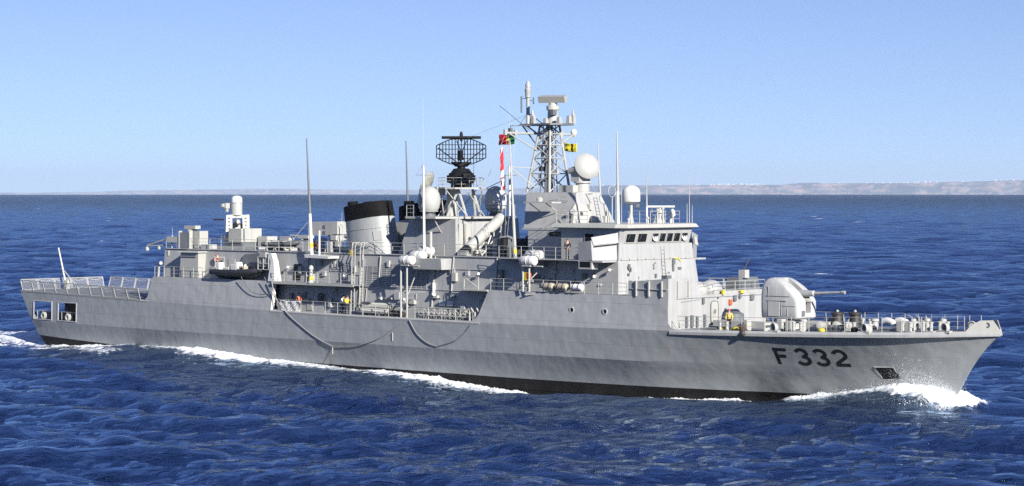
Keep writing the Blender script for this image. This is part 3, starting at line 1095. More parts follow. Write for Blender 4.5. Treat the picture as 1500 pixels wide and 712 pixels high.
# after tracking radar, wrapped in mottled canvas
st = MB().lathe((59.9, 1.6, 14.66), (0, 0, 1), [(0, .5), (1.8, .42), (1.9, .6), (2.3, .6)], 14)
st.box(59.3, 61.4, .9, 2.0, 16.6, 17.4)
sto = st.build("tracking_radar_mount", GREY, ship)
m = MB().lathe((60.0, 1.7, 17.65), (-.62, .30, .35), [(-.15, .2), (-.1, .6), (.1, 1.05), (.3, 1.2), (.34, 1.2), (.12, .9), (.0, .3)], 24)
m.build("canvas_dish", CAMO, sto, smooth=True)

# missile canister with its support, athwart the deck
m = MB().lathe((68.2, 4.75, 11.75), (-.03, -4.5, 2.85), [(0, .42), (0, .5), (.5, .5), (.52, .53), (.62, .53), (.64, .5), (2.5, .5), (2.52, .53), (2.62, .53), (2.64, .5), (4.6, .5), (4.62, .54), (5.2, .54), (5.2, .4)], 22)
can = m.build("missile_canister", LIGHT, ship, smooth=True)
MB().lathe((68.2, 4.77, 11.74), (-.03, -4.5, 2.85), [(-.02, .44), (.01, .44), (.01, .05)], 22).build("end_cap", DARKG, can)
m = MB()
for ds in (-.45, .45):
    for (ta, za), (tb, zb_) in (((3.9, 11.9), (3.4, Z2)), ((2.2, 13.0), (3.2, Z2)), ((2.2, 13.0), (1.2, Z2)), ((.9, 13.8), (1.0, Z2)), ((3.9, 11.7), (1.2, Z2 + .1)), ((3.4, Z2 + .1), (1.0, 13.3))):
        m.tube((68.2 + ds, ta, za), (68.2 + ds, tb, zb_), .07)
m.build("launch_frame", LIGHT, ship)

# midships clutter aft of the mast house
MB().box(69.8, 71.6, .4, 3.2, Z2, 12.7).build("ready_locker", DARKG, ship)
MB().box(70.3, 73.2, -3.4, -.6, Z2, 12.9).build("stowage_box", DARKG, ship)
m = MB()
m.path([(70.8, 3.2, 12.75), (72.2, 3.6, 12.85), (73.1, 3.9, 12.7), (73.3, 4.1, 11.9), (73.4, 4.1, Z2)], .16, 8)
m.build("davit_arm", LIGHT, ship, smooth=True)
m = MB().lathe((71.9, 3.9, Z2), (0, 0, 1), [(0, .25), (.9, .25), (1.0, .35), (1.6, .35), (1.7, .2)], 12)
m.build("winch", BLACK, ship, smooth=True)

# ---- mast house and lattice mast
lowh = MB().taper((74.4, 80.6, -3.4, 3.4), (74.3, 80.4, -3.3, 3.3), Z2, 13.55).build("mast_house_base", GREY, ship)
uph = MB().taper((73.6, 79.35, -3.1, 3.1), (72.5, 78.55, -1.55, 1.55), 13.75, 16.9).build("mast_house", GREY, ship)
m = MB().box(73.6, 79.4, -3.35, 3.35, 13.55, 13.75)
m.build("house_ledge", LIGHT, ship)
# sunlit front of the mast house: door and ladder
fs = lambda z: 79.36 - (z - 13.75) / 3.15 * .8
m = MB()
m.lathe((fs(15.0), 1.55, 15.0), (1, 0, .25), [(-.02, .05), (.05, .95), (.09, .95), (.09, .02)], 20, ss=1.25)
dr = m.build("oval_hatch", LIGHT, ship, smooth=True)
MB().lathe((fs(15.0) + .1, 1.55, 15.0), (1, 0, .25), [(0, .14), (.05, .14), (.05, .2), (0, .2)], 12).build("hand_wheel", DARKG, dr)
m = MB()
for t in (-1.0, -.55):
    m.tube((fs(14.2) + .12, t, 14.2), (fs(16.5) + .12, t, 16.5), .03, n=5)
for z in np.arange(14.35, 16.5, .3):
    m.tube((fs(z) + .12, -1.0, z), (fs(z) + .12, -.55, z), .022, n=5)
m.build("ladder", GREY, ship)
m = MB()
for (t, z, a) in ((2.6, 14.9, .35), (.35, 14.5, .25), (-1.8, 15.0, .2), (.3, 15.6, .25), (-1.5, 14.5, .3), (2.9, 14.4, .2)):
    m.box(fs(z), fs(z) + .28, t - a, t + a * .6, z - a, z + a)
m.build("wall_box", LIGHT, ship)
m = MB().lathe((fs(15.2) + .1, 2.75, 15.2), (.7, .5, .1), [(0, .12), (.25, .14), (.35, .26), (.38, .26), (.38, .2)], 12)
m.build("searchlight", DARKG, ship, smooth=True)
MB().box(74.6, 78.0, 2.95, 4.2, 15.95, 16.08).build("wing_shelf", LIGHT, ship)
m = MB()
m.tube((75.2, 4.1, 15.95), (75.2, 2.7, 15.2), .05)
m.tube((77.2, 4.1, 15.95), (77.2, 2.6, 15.2), .05)
m.lathe((76.0, 3.6, 16.08), (0, 0, 1), [(0, .25), (.3, .3), (.4, .15)], 10)
m.build("shelf_bracket", LIGHT, ship)
m = MB()
for k in range(5):
    m.tube((77.2 + .1 * k, 2.3 - .12 * k + .1, 16.4 - .35 * k + .5), (77.9 + .1 * k, 2.2 - .12 * k + .1, 16.4 - .35 * k + .5), .03, n=4)
m.build("rung", LIGHT, ship)
MB().box(76.2, 77.9, -.2, 1.3, 16.9, 17.55).build("equipment_box", LIGHT, ship)

# fire-control radar on the mast house front
sx, sy = 77.9, 0.0
sm = MB().lathe((sx, sy, 16.4), (0, 0, 1), [(-.3, .75), (.35, .72), (.4, .9), (.55, .9), (.6, .62), (1.3, .62), (1.35, .8), (1.5, .8)], 18)
stir = sm.build("fire_control_radar", LIGHT, ship, smooth=True)
m = MB()
m.box(sx - .75, sx + .25, -.75, .75, 17.85, 18.9)
m.lathe((sx - .9, .75, 18.8), (1, .0, .25), [(0, .28), (1.0, .28)], 10)
m.build("radar_yoke", GREY, stir)
dd = Vector((.85, .42, .30)).normalized()
dc = Vector((sx + .35, -.1, 19.2))
m = MB().lathe(tuple(dc), tuple(dd), [(-.35, .1), (-.3, .5), (.0, 1.02), (.18, 1.2), (.24, 1.2), (.46, 1.0), (.66, .66), (.76, .3), (.79, .02)], 32)
m.build("radar_dish", DOMEG, stir, smooth=True)
m = MB()
for a in range(0, 360, 60):
    m.tube((sx + 1.0 * math.cos(R(a)), 1.0 * math.sin(R(a)), 16.0), (sx + .85 * math.cos(R(a + 30)), .85 * math.sin(R(a + 30)), 16.95), .05)
m.build("pedestal_strut", LIGHT, stir)

# lattice foremast
MS, MZ0, MZ1 = 73.75, 16.9, 23.0


def leg(i, z):
    u = (z - MZ0) / (MZ1 - MZ0)
    k = 1.38 + (.62 - 1.38) * u
    sgn = ((1, 1), (1, -1), (-1, -1), (-1, 1))[i]
    return (MS + .15 * u + sgn[0] * k, sgn[1] * k, z)


m = MB()
for i in range(4):
    m.tube(leg(i, MZ0), leg(i, MZ1), .13, .10, n=8)
mast = m.build("lattice_mast", GREY, ship)
m = MB()
zs = [MZ0, 18.6, 20.0, 21.2, 22.2, 23.0]
for a, b in zip(zs[:-1], zs[1:]):
    for i in range(4):
        j = (i + 1) % 4
        m.tube(leg(i, b), leg(j, b), .06)
        m.tube(leg(i, a), leg(j, b), .055)
        if b < 21:
            pass
        else:
            m.tube(leg(j, a), leg(i, b), .045)
m.build("bracing", GREY, mast)
m = MB()
for dx, dy, r in ((.1, .1, .16), (-.25, .2, .08), (.3, -.2, .07), (-.1, -.35, .07), (.45, .3, .05), (-.45, -.1, .05), (.6, -.5, .045), (-.6, .45, .045), (.25, .6, .05), (-.3, -.65, .05)):
    m.tube((MS + dx, dy, MZ0), (MS + dx * .7 + .1, dy * .7, MZ1), r)
m.build("cable_trunk", DARKG, mast)
m = MB()
for t in (.75, 1.1):
    m.tube((MS - 1.15, t, MZ0), (MS - .35, t * .6, MZ1), .025, n=4)
for z in np.arange(17.2, 23, .35):
    u = (z - MZ0) / (MZ1 - MZ0)
    m.tube((MS - 1.15 + .8 * u, .75 * (1 - .4 * u), z), (MS - 1.15 + .8 * u, 1.1 * (1 - .4 * u), z), .02, n=4)
m.build("mast_ladder", GREY, mast)
# equipment crowded inside the tower
g3 = random.Random(4)
for k in range(16):
    z = 17.2 + 5.2 * k / 16
    u = (z - MZ0) / (MZ1 - MZ0)
    q = 1.2 - .6 * u
    a_, b_ = g3.uniform(-q, q * .6), g3.uniform(-q, q * .6)
    w0, h0 = g3.uniform(.2, .5), g3.uniform(.25, .6)
    MB().box(MS + a_, MS + a_ + w0, b_, b_ + w0, z, z + h0).build("mast_box", g3.choice((GREY, DARKG, LIGHT, DARKG)), mast)
for z in (18.6, 20.0, 21.2):
    u = (z - MZ0) / (MZ1 - MZ0)
    q = 1.38 - .76 * u
    MB().box(MS - q * .9, MS + q * .5, -q * .9, q * .4, z, z + .06).build("mast_floor", DARKG, mast)
for k in range(7):
    m = MB()
    x0_, y0_ = g3.uniform(-.9, .9), g3.uniform(-.9, .9)
    m.path([(MS + x0_, y0_, MZ0), (MS + x0_ * .8 + g3.uniform(-.15, .15), y0_ * .8, 19.0), (MS + x0_ * .6, y0_ * .6 + g3.uniform(-.15, .15), 21.2), (MS + x0_ * .4, y0_ * .45, MZ1)], .04, 5)
    m.build("mast_cable", g3.choice((DARKG, GREY, DARKG)), mast)
# yard and lower arms
m = MB()
m.tube((72.75, 4.65, 22.25), (72.75, -4.6, 22.25), .10, n=8)
m.tube((72.9, 4.3, 22.2), (73.1, .8, 20.7), .07)
m.tube((72.9, -4.3, 22.2), (73.1, -.8, 20.7), .07)
m.tube((73.0, 1.3, 19.1), (72.0, 3.1, 19.2), .04)
m.tube((72.0, 3.1, 19.2), (72.0, 3.1, 20.5), .04)
m.tube((73.4, 1.3, 17.3), (72.0, 3.1, 19.1), .05)
yard = m.build("yardarm", LIGHT, mast)
m = MB()
for t, z0_, z1_ in ((4.65, 22.2, 23.6), (-4.6, 22.2, 24.0), (3.3, 22.2, 23.0), (-2.9, 22.2, 23.2), (-1.6, 22.2, 23.0)):
    m.tube((72.75, t, z0_), (72.75, t, z1_), .035, .02, n=5)
    m.box(72.65, 72.85, t - .14, t + .14, 22.05, 22.55)
m.build("yard_antenna", GREY, mast)
m = MB()
m.tube((73.3, 2.0, 22.5), (72.0, 4.6, 24.7), .03, n=4)
m.tube((72.0, 4.6, 24.7), (72.2, 4.6, 23.2), .012, n=4)
m.tube((72.9, 1.4, 23.0), (72.3, 3.5, 22.9), .05)
m.tube((72.3, 3.5, 22.9), (72.3, 3.5, 22.0), .04)
m.box(72.15, 72.45, 3.35, 3.65, 22.3, 22.7)
m.build("outrigger_antenna", DARKG, mast)
# mast-head platform
m = MB().prism([(70.6, .5), (72.0, 1.3), (75.3, 1.5), (76.0, .5), (76.0, -.9), (75.3, -1.7), (72.4, -1.3), (70.6, -.4)], 22.98, 23.14)
m.tube((70.8, .3, 23.0), (73.0, 1.0, 21.4), .07)
m.tube((70.8, -.3, 23.0), (73.0, -1.0, 21.4), .07)
m.build("masthead_platform", DARKG, mast)
for s, t, h, tip in ((72.6, .9, .8, 1), (73.0, 1.2, .65, 0), (75.6, -1.3, .8, 1), (75.9, -.4, .7, 0), (75.6, .6, .55, 0), (74.6, 1.3, .45, 0)):
    m = MB().taper((s - .2, s + .2, t - .2, t + .2), (s - .15, s + .15, t - .15, t + .15), 23.14, 23.14 + h)
    if tip:
        m.lathe((s, t, 23.14 + h), (0, 0, 1), [(-.05, .14), (.3, .1), (.5, .02)], 8)
    m.build("sensor_box", GREY, mast)
m = MB().lathe((76.3, -.6, 22.4), (0, 0, 1), [(-.3, .05), (-.28, .25), (0, .3), (.15, .2), (.25, .03)], 12)
m.build("small_dome", WHITE, mast, smooth=True)
sr = MB().lathe((74.3, 0, 23.14), (0, 0, 1), [(0, .62), (.25, .62), (.3, .52), (1.2, .48), (1.25, .6), (1.6, .6), (1.65, .4), (2.0, .35)], 18)
srad = sr.build("surface_radar", LIGHT, mast, smooth=True)
MB().box(74.6, 74.95, .2, .7, 23.9, 24.4).build("radar_hatch", DARKG, mast)
m = MB()
ax, ay = .90, -.43          # long axis of the antenna slab in (s, t)
px_, py_ = .43, .90
q = lambda a, b, z: (74.3 + a * ax + b * px_, a * ay + b * py_, z)
m.hexa([q(-1.25, -.25, 25.05), q(1.25, -.25, 25.05), q(1.25, .35, 25.0), q(-1.25, .35, 25.0)],
       [q(-1.25, -.55, 25.75), q(1.25, -.55, 25.75), q(1.25, .75, 25.55), q(-1.25, .75, 25.55)])
m.build("radar_antenna", LIGHT, mast)
m = MB().lathe((71.2, 0, 23.14), (0, 0, 1), [(-.2, .28), (.1, .2), (1.0, .17), (2.4, .17), (2.45, .26), (2.9, .26), (3.0, .30), (3.25, .30), (3.3, .22), (3.6, .26), (3.75, .2), (3.95, .12), (4.0, .02)], 14)
pole = m.build("direction_finder_pole", GREY, mast, smooth=True)
m = MB()
m.tube((71.2, 0, 25.5), (70.7, .35, 25.5), .04)
m.tube((70.7, .35, 24.2), (70.7, .35, 25.7), .08)
m.tube((71.2, 0, 25.3), (71.7, -.2, 25.3), .04)
m.tube((71.7, -.2, 25.0), (71.7, -.2, 25.6), .06)
m.tube((71.2, 0, 24.2), (72.6, -.4, 23.2), .04)
m.tube((71.2, 0, 24.2), (71.2, 1.0, 23.2), .03)
m.build("aerial", DARKG, pole)

# ---- whip aerials and poles
def whip(name, b, tp, r0, r1, mat=LIGHT, dark=None):
    m = MB().tube(b, tuple(b[i] + (tp[i] - b[i]) * .35 for i in range(3)), r0, r0 * .85, n=8)
    o = m.build(name, mat, ship)
    m = MB().tube(tuple(b[i] + (tp[i] - b[i]) * .35 for i in range(3)), tp, r0 * .8, r1, n=8)
    m.build("upper_whip", dark or mat, o)
    return o


wb = whip("whip_aerial", (48.25, 6.0, 10.9), (47.5, 6.0, 22.1), .17, .055, WHITE, DARKG)
MB().tube((48.2, 6.0, 11.55), (48.18, 6.0, 12.0), .175, n=8).build("yellow_band", YELC, wb)
whip("whip_aerial", (50.4, -5.0, 10.9), (49.9, -5.0, 22.0), .15, .05, GREY, DARKG)
m = MB().hexa([(47.9, 5.1, 10.75), (51.3, 5.1, 10.55), (51.2, 6.6, 10.55), (47.9, 6.6, 10.6)], [(47.9, 5.1, 10.95), (51.3, 5.1, 10.75), (51.3, 6.6, 10.75), (47.9, 6.6, 10.95)])
m.build("aerial_bracket", WHITE, ship)
MB().tube((48.9, 5.6, 10.9), (48.9, 5.6, 13.2), .1, n=8).build("short_post", WHITE, ship)
for sd in (1, -1):
    m = MB()
    m.tube((63.5, sd * 5.75, 10.8), (63.4, sd * 5.75, 19.4), .14, .09, n=8)
    o = m.build("pole_mast", WHITE, ship)
    m = MB()
    m.tube((62.4, sd * 5.75, 18.5), (64.4, sd * 5.75, 18.5), .025, n=4)
    m.tube((62.4, sd * 5.75, 18.5), (63.4, sd * 5.75, 19.5), .02, n=4)
    m.tube((64.4, sd * 5.75, 18.5), (63.4, sd * 5.75, 19.5), .02, n=4)
    m.tube((63.4, sd * 5.75, 19.4), (63.35, sd * 5.75, 25.6), .022, .012, n=4)
    m.build("aerial_spreader", LIGHT, o)
    MB().tube((64.2, sd * 5.6, 10.8), (64.2, sd * 5.6, 13.3), .14, n=8).build("short_post", LIGHT, ship)
    m = MB().taper((62.9, 66.6, min(sd * 5.2, sd * 6.6), max(sd * 5.2, sd * 6.6)), (62.9, 66.6, min(sd * 5.2, sd * 6.7), max(sd * 5.2, sd * 6.7)), 9.85, 10.85)
    m.build("pole_platform", GREY, ship)
    p = whip("whip_aerial", (75.2, sd * 5.9, 10.9), (74.5, sd * 5.9, 21.5), .15, .045, LIGHT, LIGHT)
    if sd > 0:
        MB().tube((75.16, 5.9, 11.5), (75.13, 5.9, 11.9), .155, n=8).build("yellow_band", YELC, p)
whip("whip_aerial", (85.5, 3.9, 14.2), (85.35, 3.9, 22.2), .15, .05, WHITE, LIGHT)
whip("whip_aerial", (85.4, -.05, 14.2), (85.35, -.05, 18.4), .10, .025, WHITE, GREY)
for s, t, z1_ in ((86.2, -4.6, 15.9), (86.5, -4.95, 15.8), (86.3, -4.8, 18.3), (85.0, -1.2, 15.5), (84.8, -1.9, 15.1), (80.0, -2.9, 17.9), (68.3, -5.0, 13.0), (60.7, -3.6, 19.8), (40.5, -5.0, 14.8), (25.4, 4.9, 13.2)):
    MB().tube((s, t, 14.2 if s > 79 else Z2), (s, t, z1_), .04, .018, n=5).build("thin_aerial", LIGHT, ship)
# loop aerial beside the mast house
m = MB()
for k in range(16):
    a0, a1 = 2 * math.pi * k / 16, 2 * math.pi * (k + 1) / 16
    m.tube((80.2, .2 + .5 * math.cos(a0) - 1.6, 17.0 + .5 * math.sin(a0)), (80.2, .2 + .5 * math.cos(a1) - 1.6, 17.0 + .5 * math.sin(a1)), .03, n=4)
m.tube((80.2, -1.4, 14.2), (80.2, -1.4, 16.5), .05)
m.tube((80.2, -1.9, 14.2), (80.2, -1.9, 17.0), .03)
m.build("loop_aerial", LIGHT, ship)

# satellite dome on the wheelhouse roof
m = MB()
m.tube((85.0, 1.6, 14.2), (85.0, 1.6, 16.2), .14, n=10)
m.tube((85.0, 1.9, 14.2), (85.0, 1.65, 15.2), .06)
m.tube((85.0, 1.3, 14.2), (85.0, 1.55, 15.2), .06)
sp = m.build("dome_post", LIGHT, ship)
MB().lathe((85.0, 1.6, 15.9), (0, 0, 1), [(-.05, .12), (.0, .35), (.12, .6), (.2, .78), (.24, .80), (1.0, .80), (1.3, .72), (1.5, .5), (1.62, .2), (1.64, .02)], 26).build("roof_dome", WHITE, ship, smooth=True)
MB().lathe((85.2, 1.2, 15.7), (.5, -.5, 0), [(0, .2), (.3, .26), (.3, .1)], 12).build("loudhailer", DARKG, ship)
# navigation radar
m = MB().lathe((85.0, -2.3, 14.2), (0, 0, 1), [(0, .3), (.4, .16), (.8, .16), (.9, .3), (1.15, .3), (1.2, .12), (1.4, .12)], 12)
for a in (0, 120, 240):
    m.tube((85.0 + .6 * math.cos(R(a)), -2.3 + .6 * math.sin(R(a)), 14.2), (85.0, -2.3, 15.2), .05)
nr = m.build("navigation_radar", LIGHT, ship, smooth=True)
MB().hexa([(84.4, -1.35, 15.58), (84.5, -1.2, 15.58), (85.9, -3.25, 15.58), (85.8, -3.4, 15.58)], [(84.4, -1.35, 15.75), (84.5, -1.2, 15.75), (85.9, -3.25, 15.75), (85.8, -3.4, 15.75)]).build("scanner_bar", LIGHT, nr)
m = MB().path([(85.3, -3.5, 14.2), (85.3, -3.5, 15.0), (85.4, -3.45, 15.25), (85.6, -3.3, 15.3), (85.8, -3.2, 15.1), (85.8, -3.2, 14.85)], .17, 8)
m.build("vent_pipe", WHITE, ship, smooth=True)
for t, h in ((-.9, 1.1), (-1.65, 1.2), (-3.0, .5), (.4, .4), (3.0, .3)):
    MB().lathe((85.9, t, 14.2), (0, 0, 1), [(0, .1), (h, .06), (h, .12), (h + .18, .12), (h + .2, .03)], 8).build("signal_lamp", LIGHT, ship)

# ---- after end: close-in gun mount, director, decoy box
gk = MB().lathe((29.9, 0, Z2), (0, 0, 1), [(0, 1.45), (.9, 1.35), (1.0, 1.5), (1.35, 1.5), (1.4, 1.1), (1.7, 1.1)], 24)
gko = gk.build("close_in_gun", LIGHT, ship, smooth=True)
m = MB()
ga = R(35)
gq = lambda a, b, z: (29.9 + a * math.cos(ga) - b * math.sin(ga), a * math.sin(ga) + b * math.cos(ga), z)
for sgn in (1, -1):
    b0, b1 = sorted((sgn * .55, sgn * 1.22))
    m.hexa([gq(-.8, b0, 12.75), gq(.8, b0, 12.75), gq(.8, b1, 12.75), gq(-.8, b1, 12.75)], [gq(-.6, b0, 14.55), gq(.45, b0, 14.55), gq(.45, b1 * .93, 14.5), gq(-.6, b1 * .93, 14.5)])
m.hexa([gq(-.7, -.6, 12.8), gq(.2, -.6, 12.8), gq(.2, .6, 12.8), gq(-.7, .6, 12.8)], [gq(-.6, -.6, 13.6), gq(-.1, -.6, 13.6), gq(-.1, .6, 13.6), gq(-.6, .6, 13.6)])
m.hexa([gq(-.55, -.6, 14.2), gq(.35, -.6, 14.2), gq(.35, .6, 14.2), gq(-.55, .6, 14.2)], [gq(-.55, -.6, 14.55), gq(.35, -.6, 14.55), gq(.35, .6, 14.55), gq(-.55, .6, 14.55)])
m.build("gun_cheek", LIGHT, gko)
m = MB()
for sgn in (1, -1):
    for k in range(4):
        zz = 13.05 + .36 * k
        b0, b1 = sorted((sgn * .75, sgn * .95))
        a_ = .81 - .16 * (zz - 12.75) / 1.8 * 1.6
        m.hexa([gq(a_ - .1, b0, zz), gq(a_ + .03, b0, zz), gq(a_ + .03, b1, zz), gq(a_ - .1, b1, zz)], [gq(a_ - .1, b0, zz + .14), gq(a_ + .03, b0, zz + .14), gq(a_ + .03, b1, zz + .14), gq(a_ - .1, b1, zz + .14)])
m.build("cooling_slot", DARKG, gko)
m = MB().lathe(gq(-.2, 0, 13.7), (math.cos(ga), math.sin(ga), .1), [(0, .36), (.6, .36), (.65, .26), (1.0, .24), (1.5, .2), (1.5, .05)], 14)
m.build("gatling_barrel", STEEL, gko, smooth=True)
m = MB().lathe((29.85, 0, 14.5), (0, 0, 1), [(0, .62), (.05, .58), (1.25, .58), (1.28, .63), (1.34, .63), (1.36, .58)], 22)
m.build("sensor_column", LIGHT, gko, smooth=True)
MB().lathe((29.85, 0, 15.85), (0, 0, 1), [(0, .57), (.35, .57), (.5, .52), (.62, .36), (.67, .15), (.68, .01)], 22).build("column_cap", WHITE, gko, smooth=True)
m = MB()
m.box(29.0, 29.4, .55, 1.1, 15.2, 15.75)
m.tube((29.1, .3, 15.4), (29.0, 1.35, 15.5), .2, n=8)
m.box(29.1, 29.35, .7, .95, 14.85, 15.2)
m.build("tracker", LIGHT, gko)
MB().tube((28.8, .9, 14.05), (28.4, 1.9, 14.05), .1).build("camera_barrel", BLACK, gko)
m = MB().box(30.6, 32.7, -.95, 1.75, 11.75, 13.15)
bo_ = m.build("magazine_box", LIGHT, ship, bevel=.04)
MB().box(32.71, 32.73, .37, .41, 11.8, 13.1).build("door_seam", GREY, bo_)
MB().box(30.8, 32.6, -.8, 1.6, Z2, 11.75).build("box_cradle", DARKG, ship)
MB().box(33.0, 34.4, -1.6, -.2, Z2, 12.35).build("stowage_box", LIGHT, ship)
MB().box(28.0, 36.0, -2.4, 2.4, Z2, Z2 + .22).build("gun_plinth", GREY, ship)
m = MB()
m.tube((37.2, -3.5, Z2), (37.2, -3.5, 14.2), .10, n=8)
m.tube((37.2, -3.5, 14.0), (35.0, -3.0, 11.8), .03, n=5)
m.build("derrick_post", LIGHT, ship)
# hangar roof aft: equipment, boom, ladder
MB().box(28.4, 29.6, 3.6, 4.7, Z2, 12.9).build("director_box", LIGHT, ship)
m = MB().lathe((28.0, 4.4, 12.6), (0, 0, 1), [(0, .5), (.4, .55), (.5, .35), (.8, .3)], 14)
m.box(27.2, 29.0, 4.1, 4.8, 13.1, 13.45)
m.build("landing_sight", LIGHT, ship)
m = MB().box(26.9, 28.5, 4.9, 5.2, Z2 + .05, 12.75)
lp = m.build("louvre_panel", LOUV, ship)
m = MB()
for t_ in (26.8, 28.5):
    m.box(t_, t_ + .16, 4.86, 5.26, Z2, 12.9)
m.build("panel_post", LIGHT, lp)
m = MB()
m.tube((25.2, 4.9, Z1), (25.4, 4.9, 12.4), .09, n=6)
m.tube((25.3, 4.9, 12.2), (21.2, 4.9, 11.3), .08, n=6)
m.tube((25.2, 4.9, 11.4), (21.2, 4.9, 11.25), .07, n=6)
m.box(24.9, 26.6, 4.4, 5.2, Z2 + .6, 12.3)
m.lathe((21.2, 4.9, 10.7), (0, 0, 1), [(0, .1), (.1, .2), (.4, .2), (.5, .05)], 10)
m.lathe((23.2, 4.9, 10.9), (0, 0, 1), [(0, .1), (.08, .16), (.3, .16), (.4, .05)], 10)
m.lathe((25.2, 5.1, 10.2), (0, 0, 1), [(0, .1), (.1, .25), (.6, .25), (.7, .05)], 10)
m.build("light_boom", LIGHT, ship)
MB().box(30.0, 31.4, 3.9, 4.9, Z2, 11.55).build("hatch_coaming", LIGHT, ship)
# deck locker beside the hangar
dl = MB().taper((28.4, 31.35, 4.45, 6.35), (28.5, 31.3, 4.45, 6.25), Z1, 10.75).build("deck_locker", LIGHT, ship)
MB().taper((28.2, 31.5, 4.4, 6.5), (28.25, 31.45, 4.4, 6.4), 10.76, 10.88).build("locker_lid", LIGHT, dl)
MB().box(28.7, 31.0, 6.30, 6.36, 10.3, 10.36).build("hinge_rail", DARKG, dl)
m = MB()
m.tube((25.0, 6.4, Z1), (25.0, 6.3, 9.5), .12, n=8)
m.lathe((25.1, 6.35, 9.5), (1, .3, .2), [(0, .16), (.45, .2), (.5, .1)], 10)
m.build("deck_floodlight", LIGHT, ship)
# container launcher on a pedestal to port
lb = MB().box(37.2, 40.2, -5.6, -3.9, 12.45, 13.85).build("launcher_box", GREY, ship)
m = MB().box(40.2, 41.0, -5.6, -3.9, 12.6, 13.9)
m.box(40.1, 40.9, -5.7, -3.8, 12.0, 12.5)
m.build("launcher_front", LIGHT, lb)
for z in (12.62, 13.2):
    MB().box(38.9, 39.25, -3.91, -3.84, z, z + .3).build("vent_plate", DARKG, lb)
m = MB().lathe((40.0, -4.6, Z2), (0, 0, 1), [(0, .75), (1.2, .65), (1.25, .8), (1.45, .8)], 14)
m.build("launcher_pedestal", DARKG, ship, smooth=True)
MB().box(40.2, 41.0, -4.5, -4.0, Z2, 12.3).build("control_post", LIGHT, ship)
m = MB().path([(41.4, -4.0, 13.6), (41.7, -4.0, 13.5), (41.75, -4.0, 11.9), (41.2, -4.0, 11.8)], .06)
m.build("cable_loop", LIGHT, ship)
MB().taper((33.5, 37.2, -4.8, -3.0), (34.2, 37.0, -4.7, -3.1), Z2, 11.9).build("cable_locker", GREY, ship)
MB().box(46.5, 49.6, .6, 2.6, Z2, Z2 + .45).build("skylight", LIGHT, ship)
MB().lathe((45.5, 2.2, Z2), (0, 0, 1), [(0, .3), (.9, .28), (1.0, .55), (1.25, .5), (1.35, .2)], 14).build("mushroom_vent", LIGHT, ship, smooth=True)

# ---- flight deck safety nets
def net_panel(L, h):
    m = MB()
    for p, q in (((0, 0, 0), (L, 0, 0)), ((0, .32, h), (L, .32, h)), ((0, 0, 0), (0, .32, h)), ((L, 0, 0), (L, .32, h))):
        m.tube(p, q, .042, n=5)
    f = m.build("safety_net", LIGHT, ship)
    m = MB()
    m.add([MB.P(p) for p in ((0, 0, 0), (L, 0, 0), (L, .32, h), (0, .32, h))], [(0, 1, 2, 3)])
    m.build("wire_mesh", NET, f)
    m = MB().path([(L * k / 8, .18 + .07 * math.cos(0), h * (.96 - .22 * math.sin(math.pi * k / 8))) for k in range(9)], .018, 4)
    m.build("lashing", WHITE, f)
    return f


proto = None
for sd in (1, -1):
    s = .2
    while s < (22.6 if sd > 0 else 20.5):
        L = 2.12
        a = math.atan2(t_deck(s + L) - t_deck(s), L) * sd
        # local y of the panel points inboard/outboard by the side
        if proto is None:
            proto = net_panel(L, 1.15)
            c = proto
        else:
            c = proto.copy()
            COL.objects.link(c)
            c.parent = ship
            for ch in proto.children:
                d = ch.copy()
                COL.objects.link(d)
                d.parent = c
        t, z = t_deck(s) + .02, z_deck(s) + .03
        c.location = (s, -sd * t, z)
        if sd > 0:
            c.rotation_euler = (0, 0, -a)
        else:
            c.rotation_euler = (0, 0, -a + math.pi)
            s2 = s + L
            c.location = (s2, t_deck(s2) + .02, z)
        s += L + .12
for k in range(5):
    c = proto.copy()
    COL.objects.link(c)
    c.parent = ship
    for ch in proto.children:
        d = ch.copy()
        COL.objects.link(d)
        d.parent = c
    c.location = (-.3, -(-5.6 + 2.25 * k), 6.03)
    c.rotation_euler = (0, 0, -math.pi / 2)
# ensign staff
m = MB()
m.tube((1.0, .5, 6.0), (-.6, .5, 10.6), .13, .08, n=8)
m.tube((3.4, .5, 6.0), (.3, .5, 8.2), .05, n=6)
es = m.build("ensign_staff", LIGHT, ship)
MB().box(.7, 1.3, .3, .7, 6.0, 7.0).build("staff_base", LIGHT, es)

# ---- midship well: torpedo tubes, gangway, hoses, panels
for z, t in ((5.78, 6.45), (6.28, 6.1)):
    m = MB().lathe((55.3, t, z), (1, 0, .0), [(0, .22), (.05, .27), (.3, .27), (.35, .3), (.9, .3), (.95, .27), (3.9, .27), (3.95, .24), (4.1, .24)], 16)
    m.build("torpedo_tube", LIGHT, ship, smooth=True)
m = MB()
for s in (56.0, 58.2):
    m.box(s, s + .2, 5.7, 6.7, 5.3, 5.55)
    m.box(s, s + .16, 6.0, 6.2, 5.5, 6.1)
m.box(55.9, 57.0, 6.0, 6.5, 6.5, 6.62)
m.build("tube_mount", DARKG, ship)
m = MB()
for k in range(7):
    m.lathe((59.7 + .28 * k, 6.45, 5.6 + .12 * (k % 2)), (.3, 1, 0), [(-.2, .1), (-.2, .25), (.1, .27), (.1, .1)], 10)
m.build("hose_reel", BRONZE, ship)
m = MB()
for t in (6.15, 6.75):
    m.tube((63.8, t, 5.65), (70.6, t, 5.65), .05)
    m.tube((63.8, t, 6.35), (70.6, t, 6.35), .05)
    for k in range(11):
        s = 63.8 + .68 * k
        m.tube((s, t, 5.65), (s, t, 6.35), .035, n=5)
        if k < 10:
            m.tube((s, t, 5.65 if k % 2 else 6.35), (s + .68, t, 6.35 if k % 2 else 5.65), .03, n=5)
m.box(63.8, 70.6, 6.15, 6.75, 5.62, 5.66)
m.build("gangway", LIGHT, ship)
m = MB()
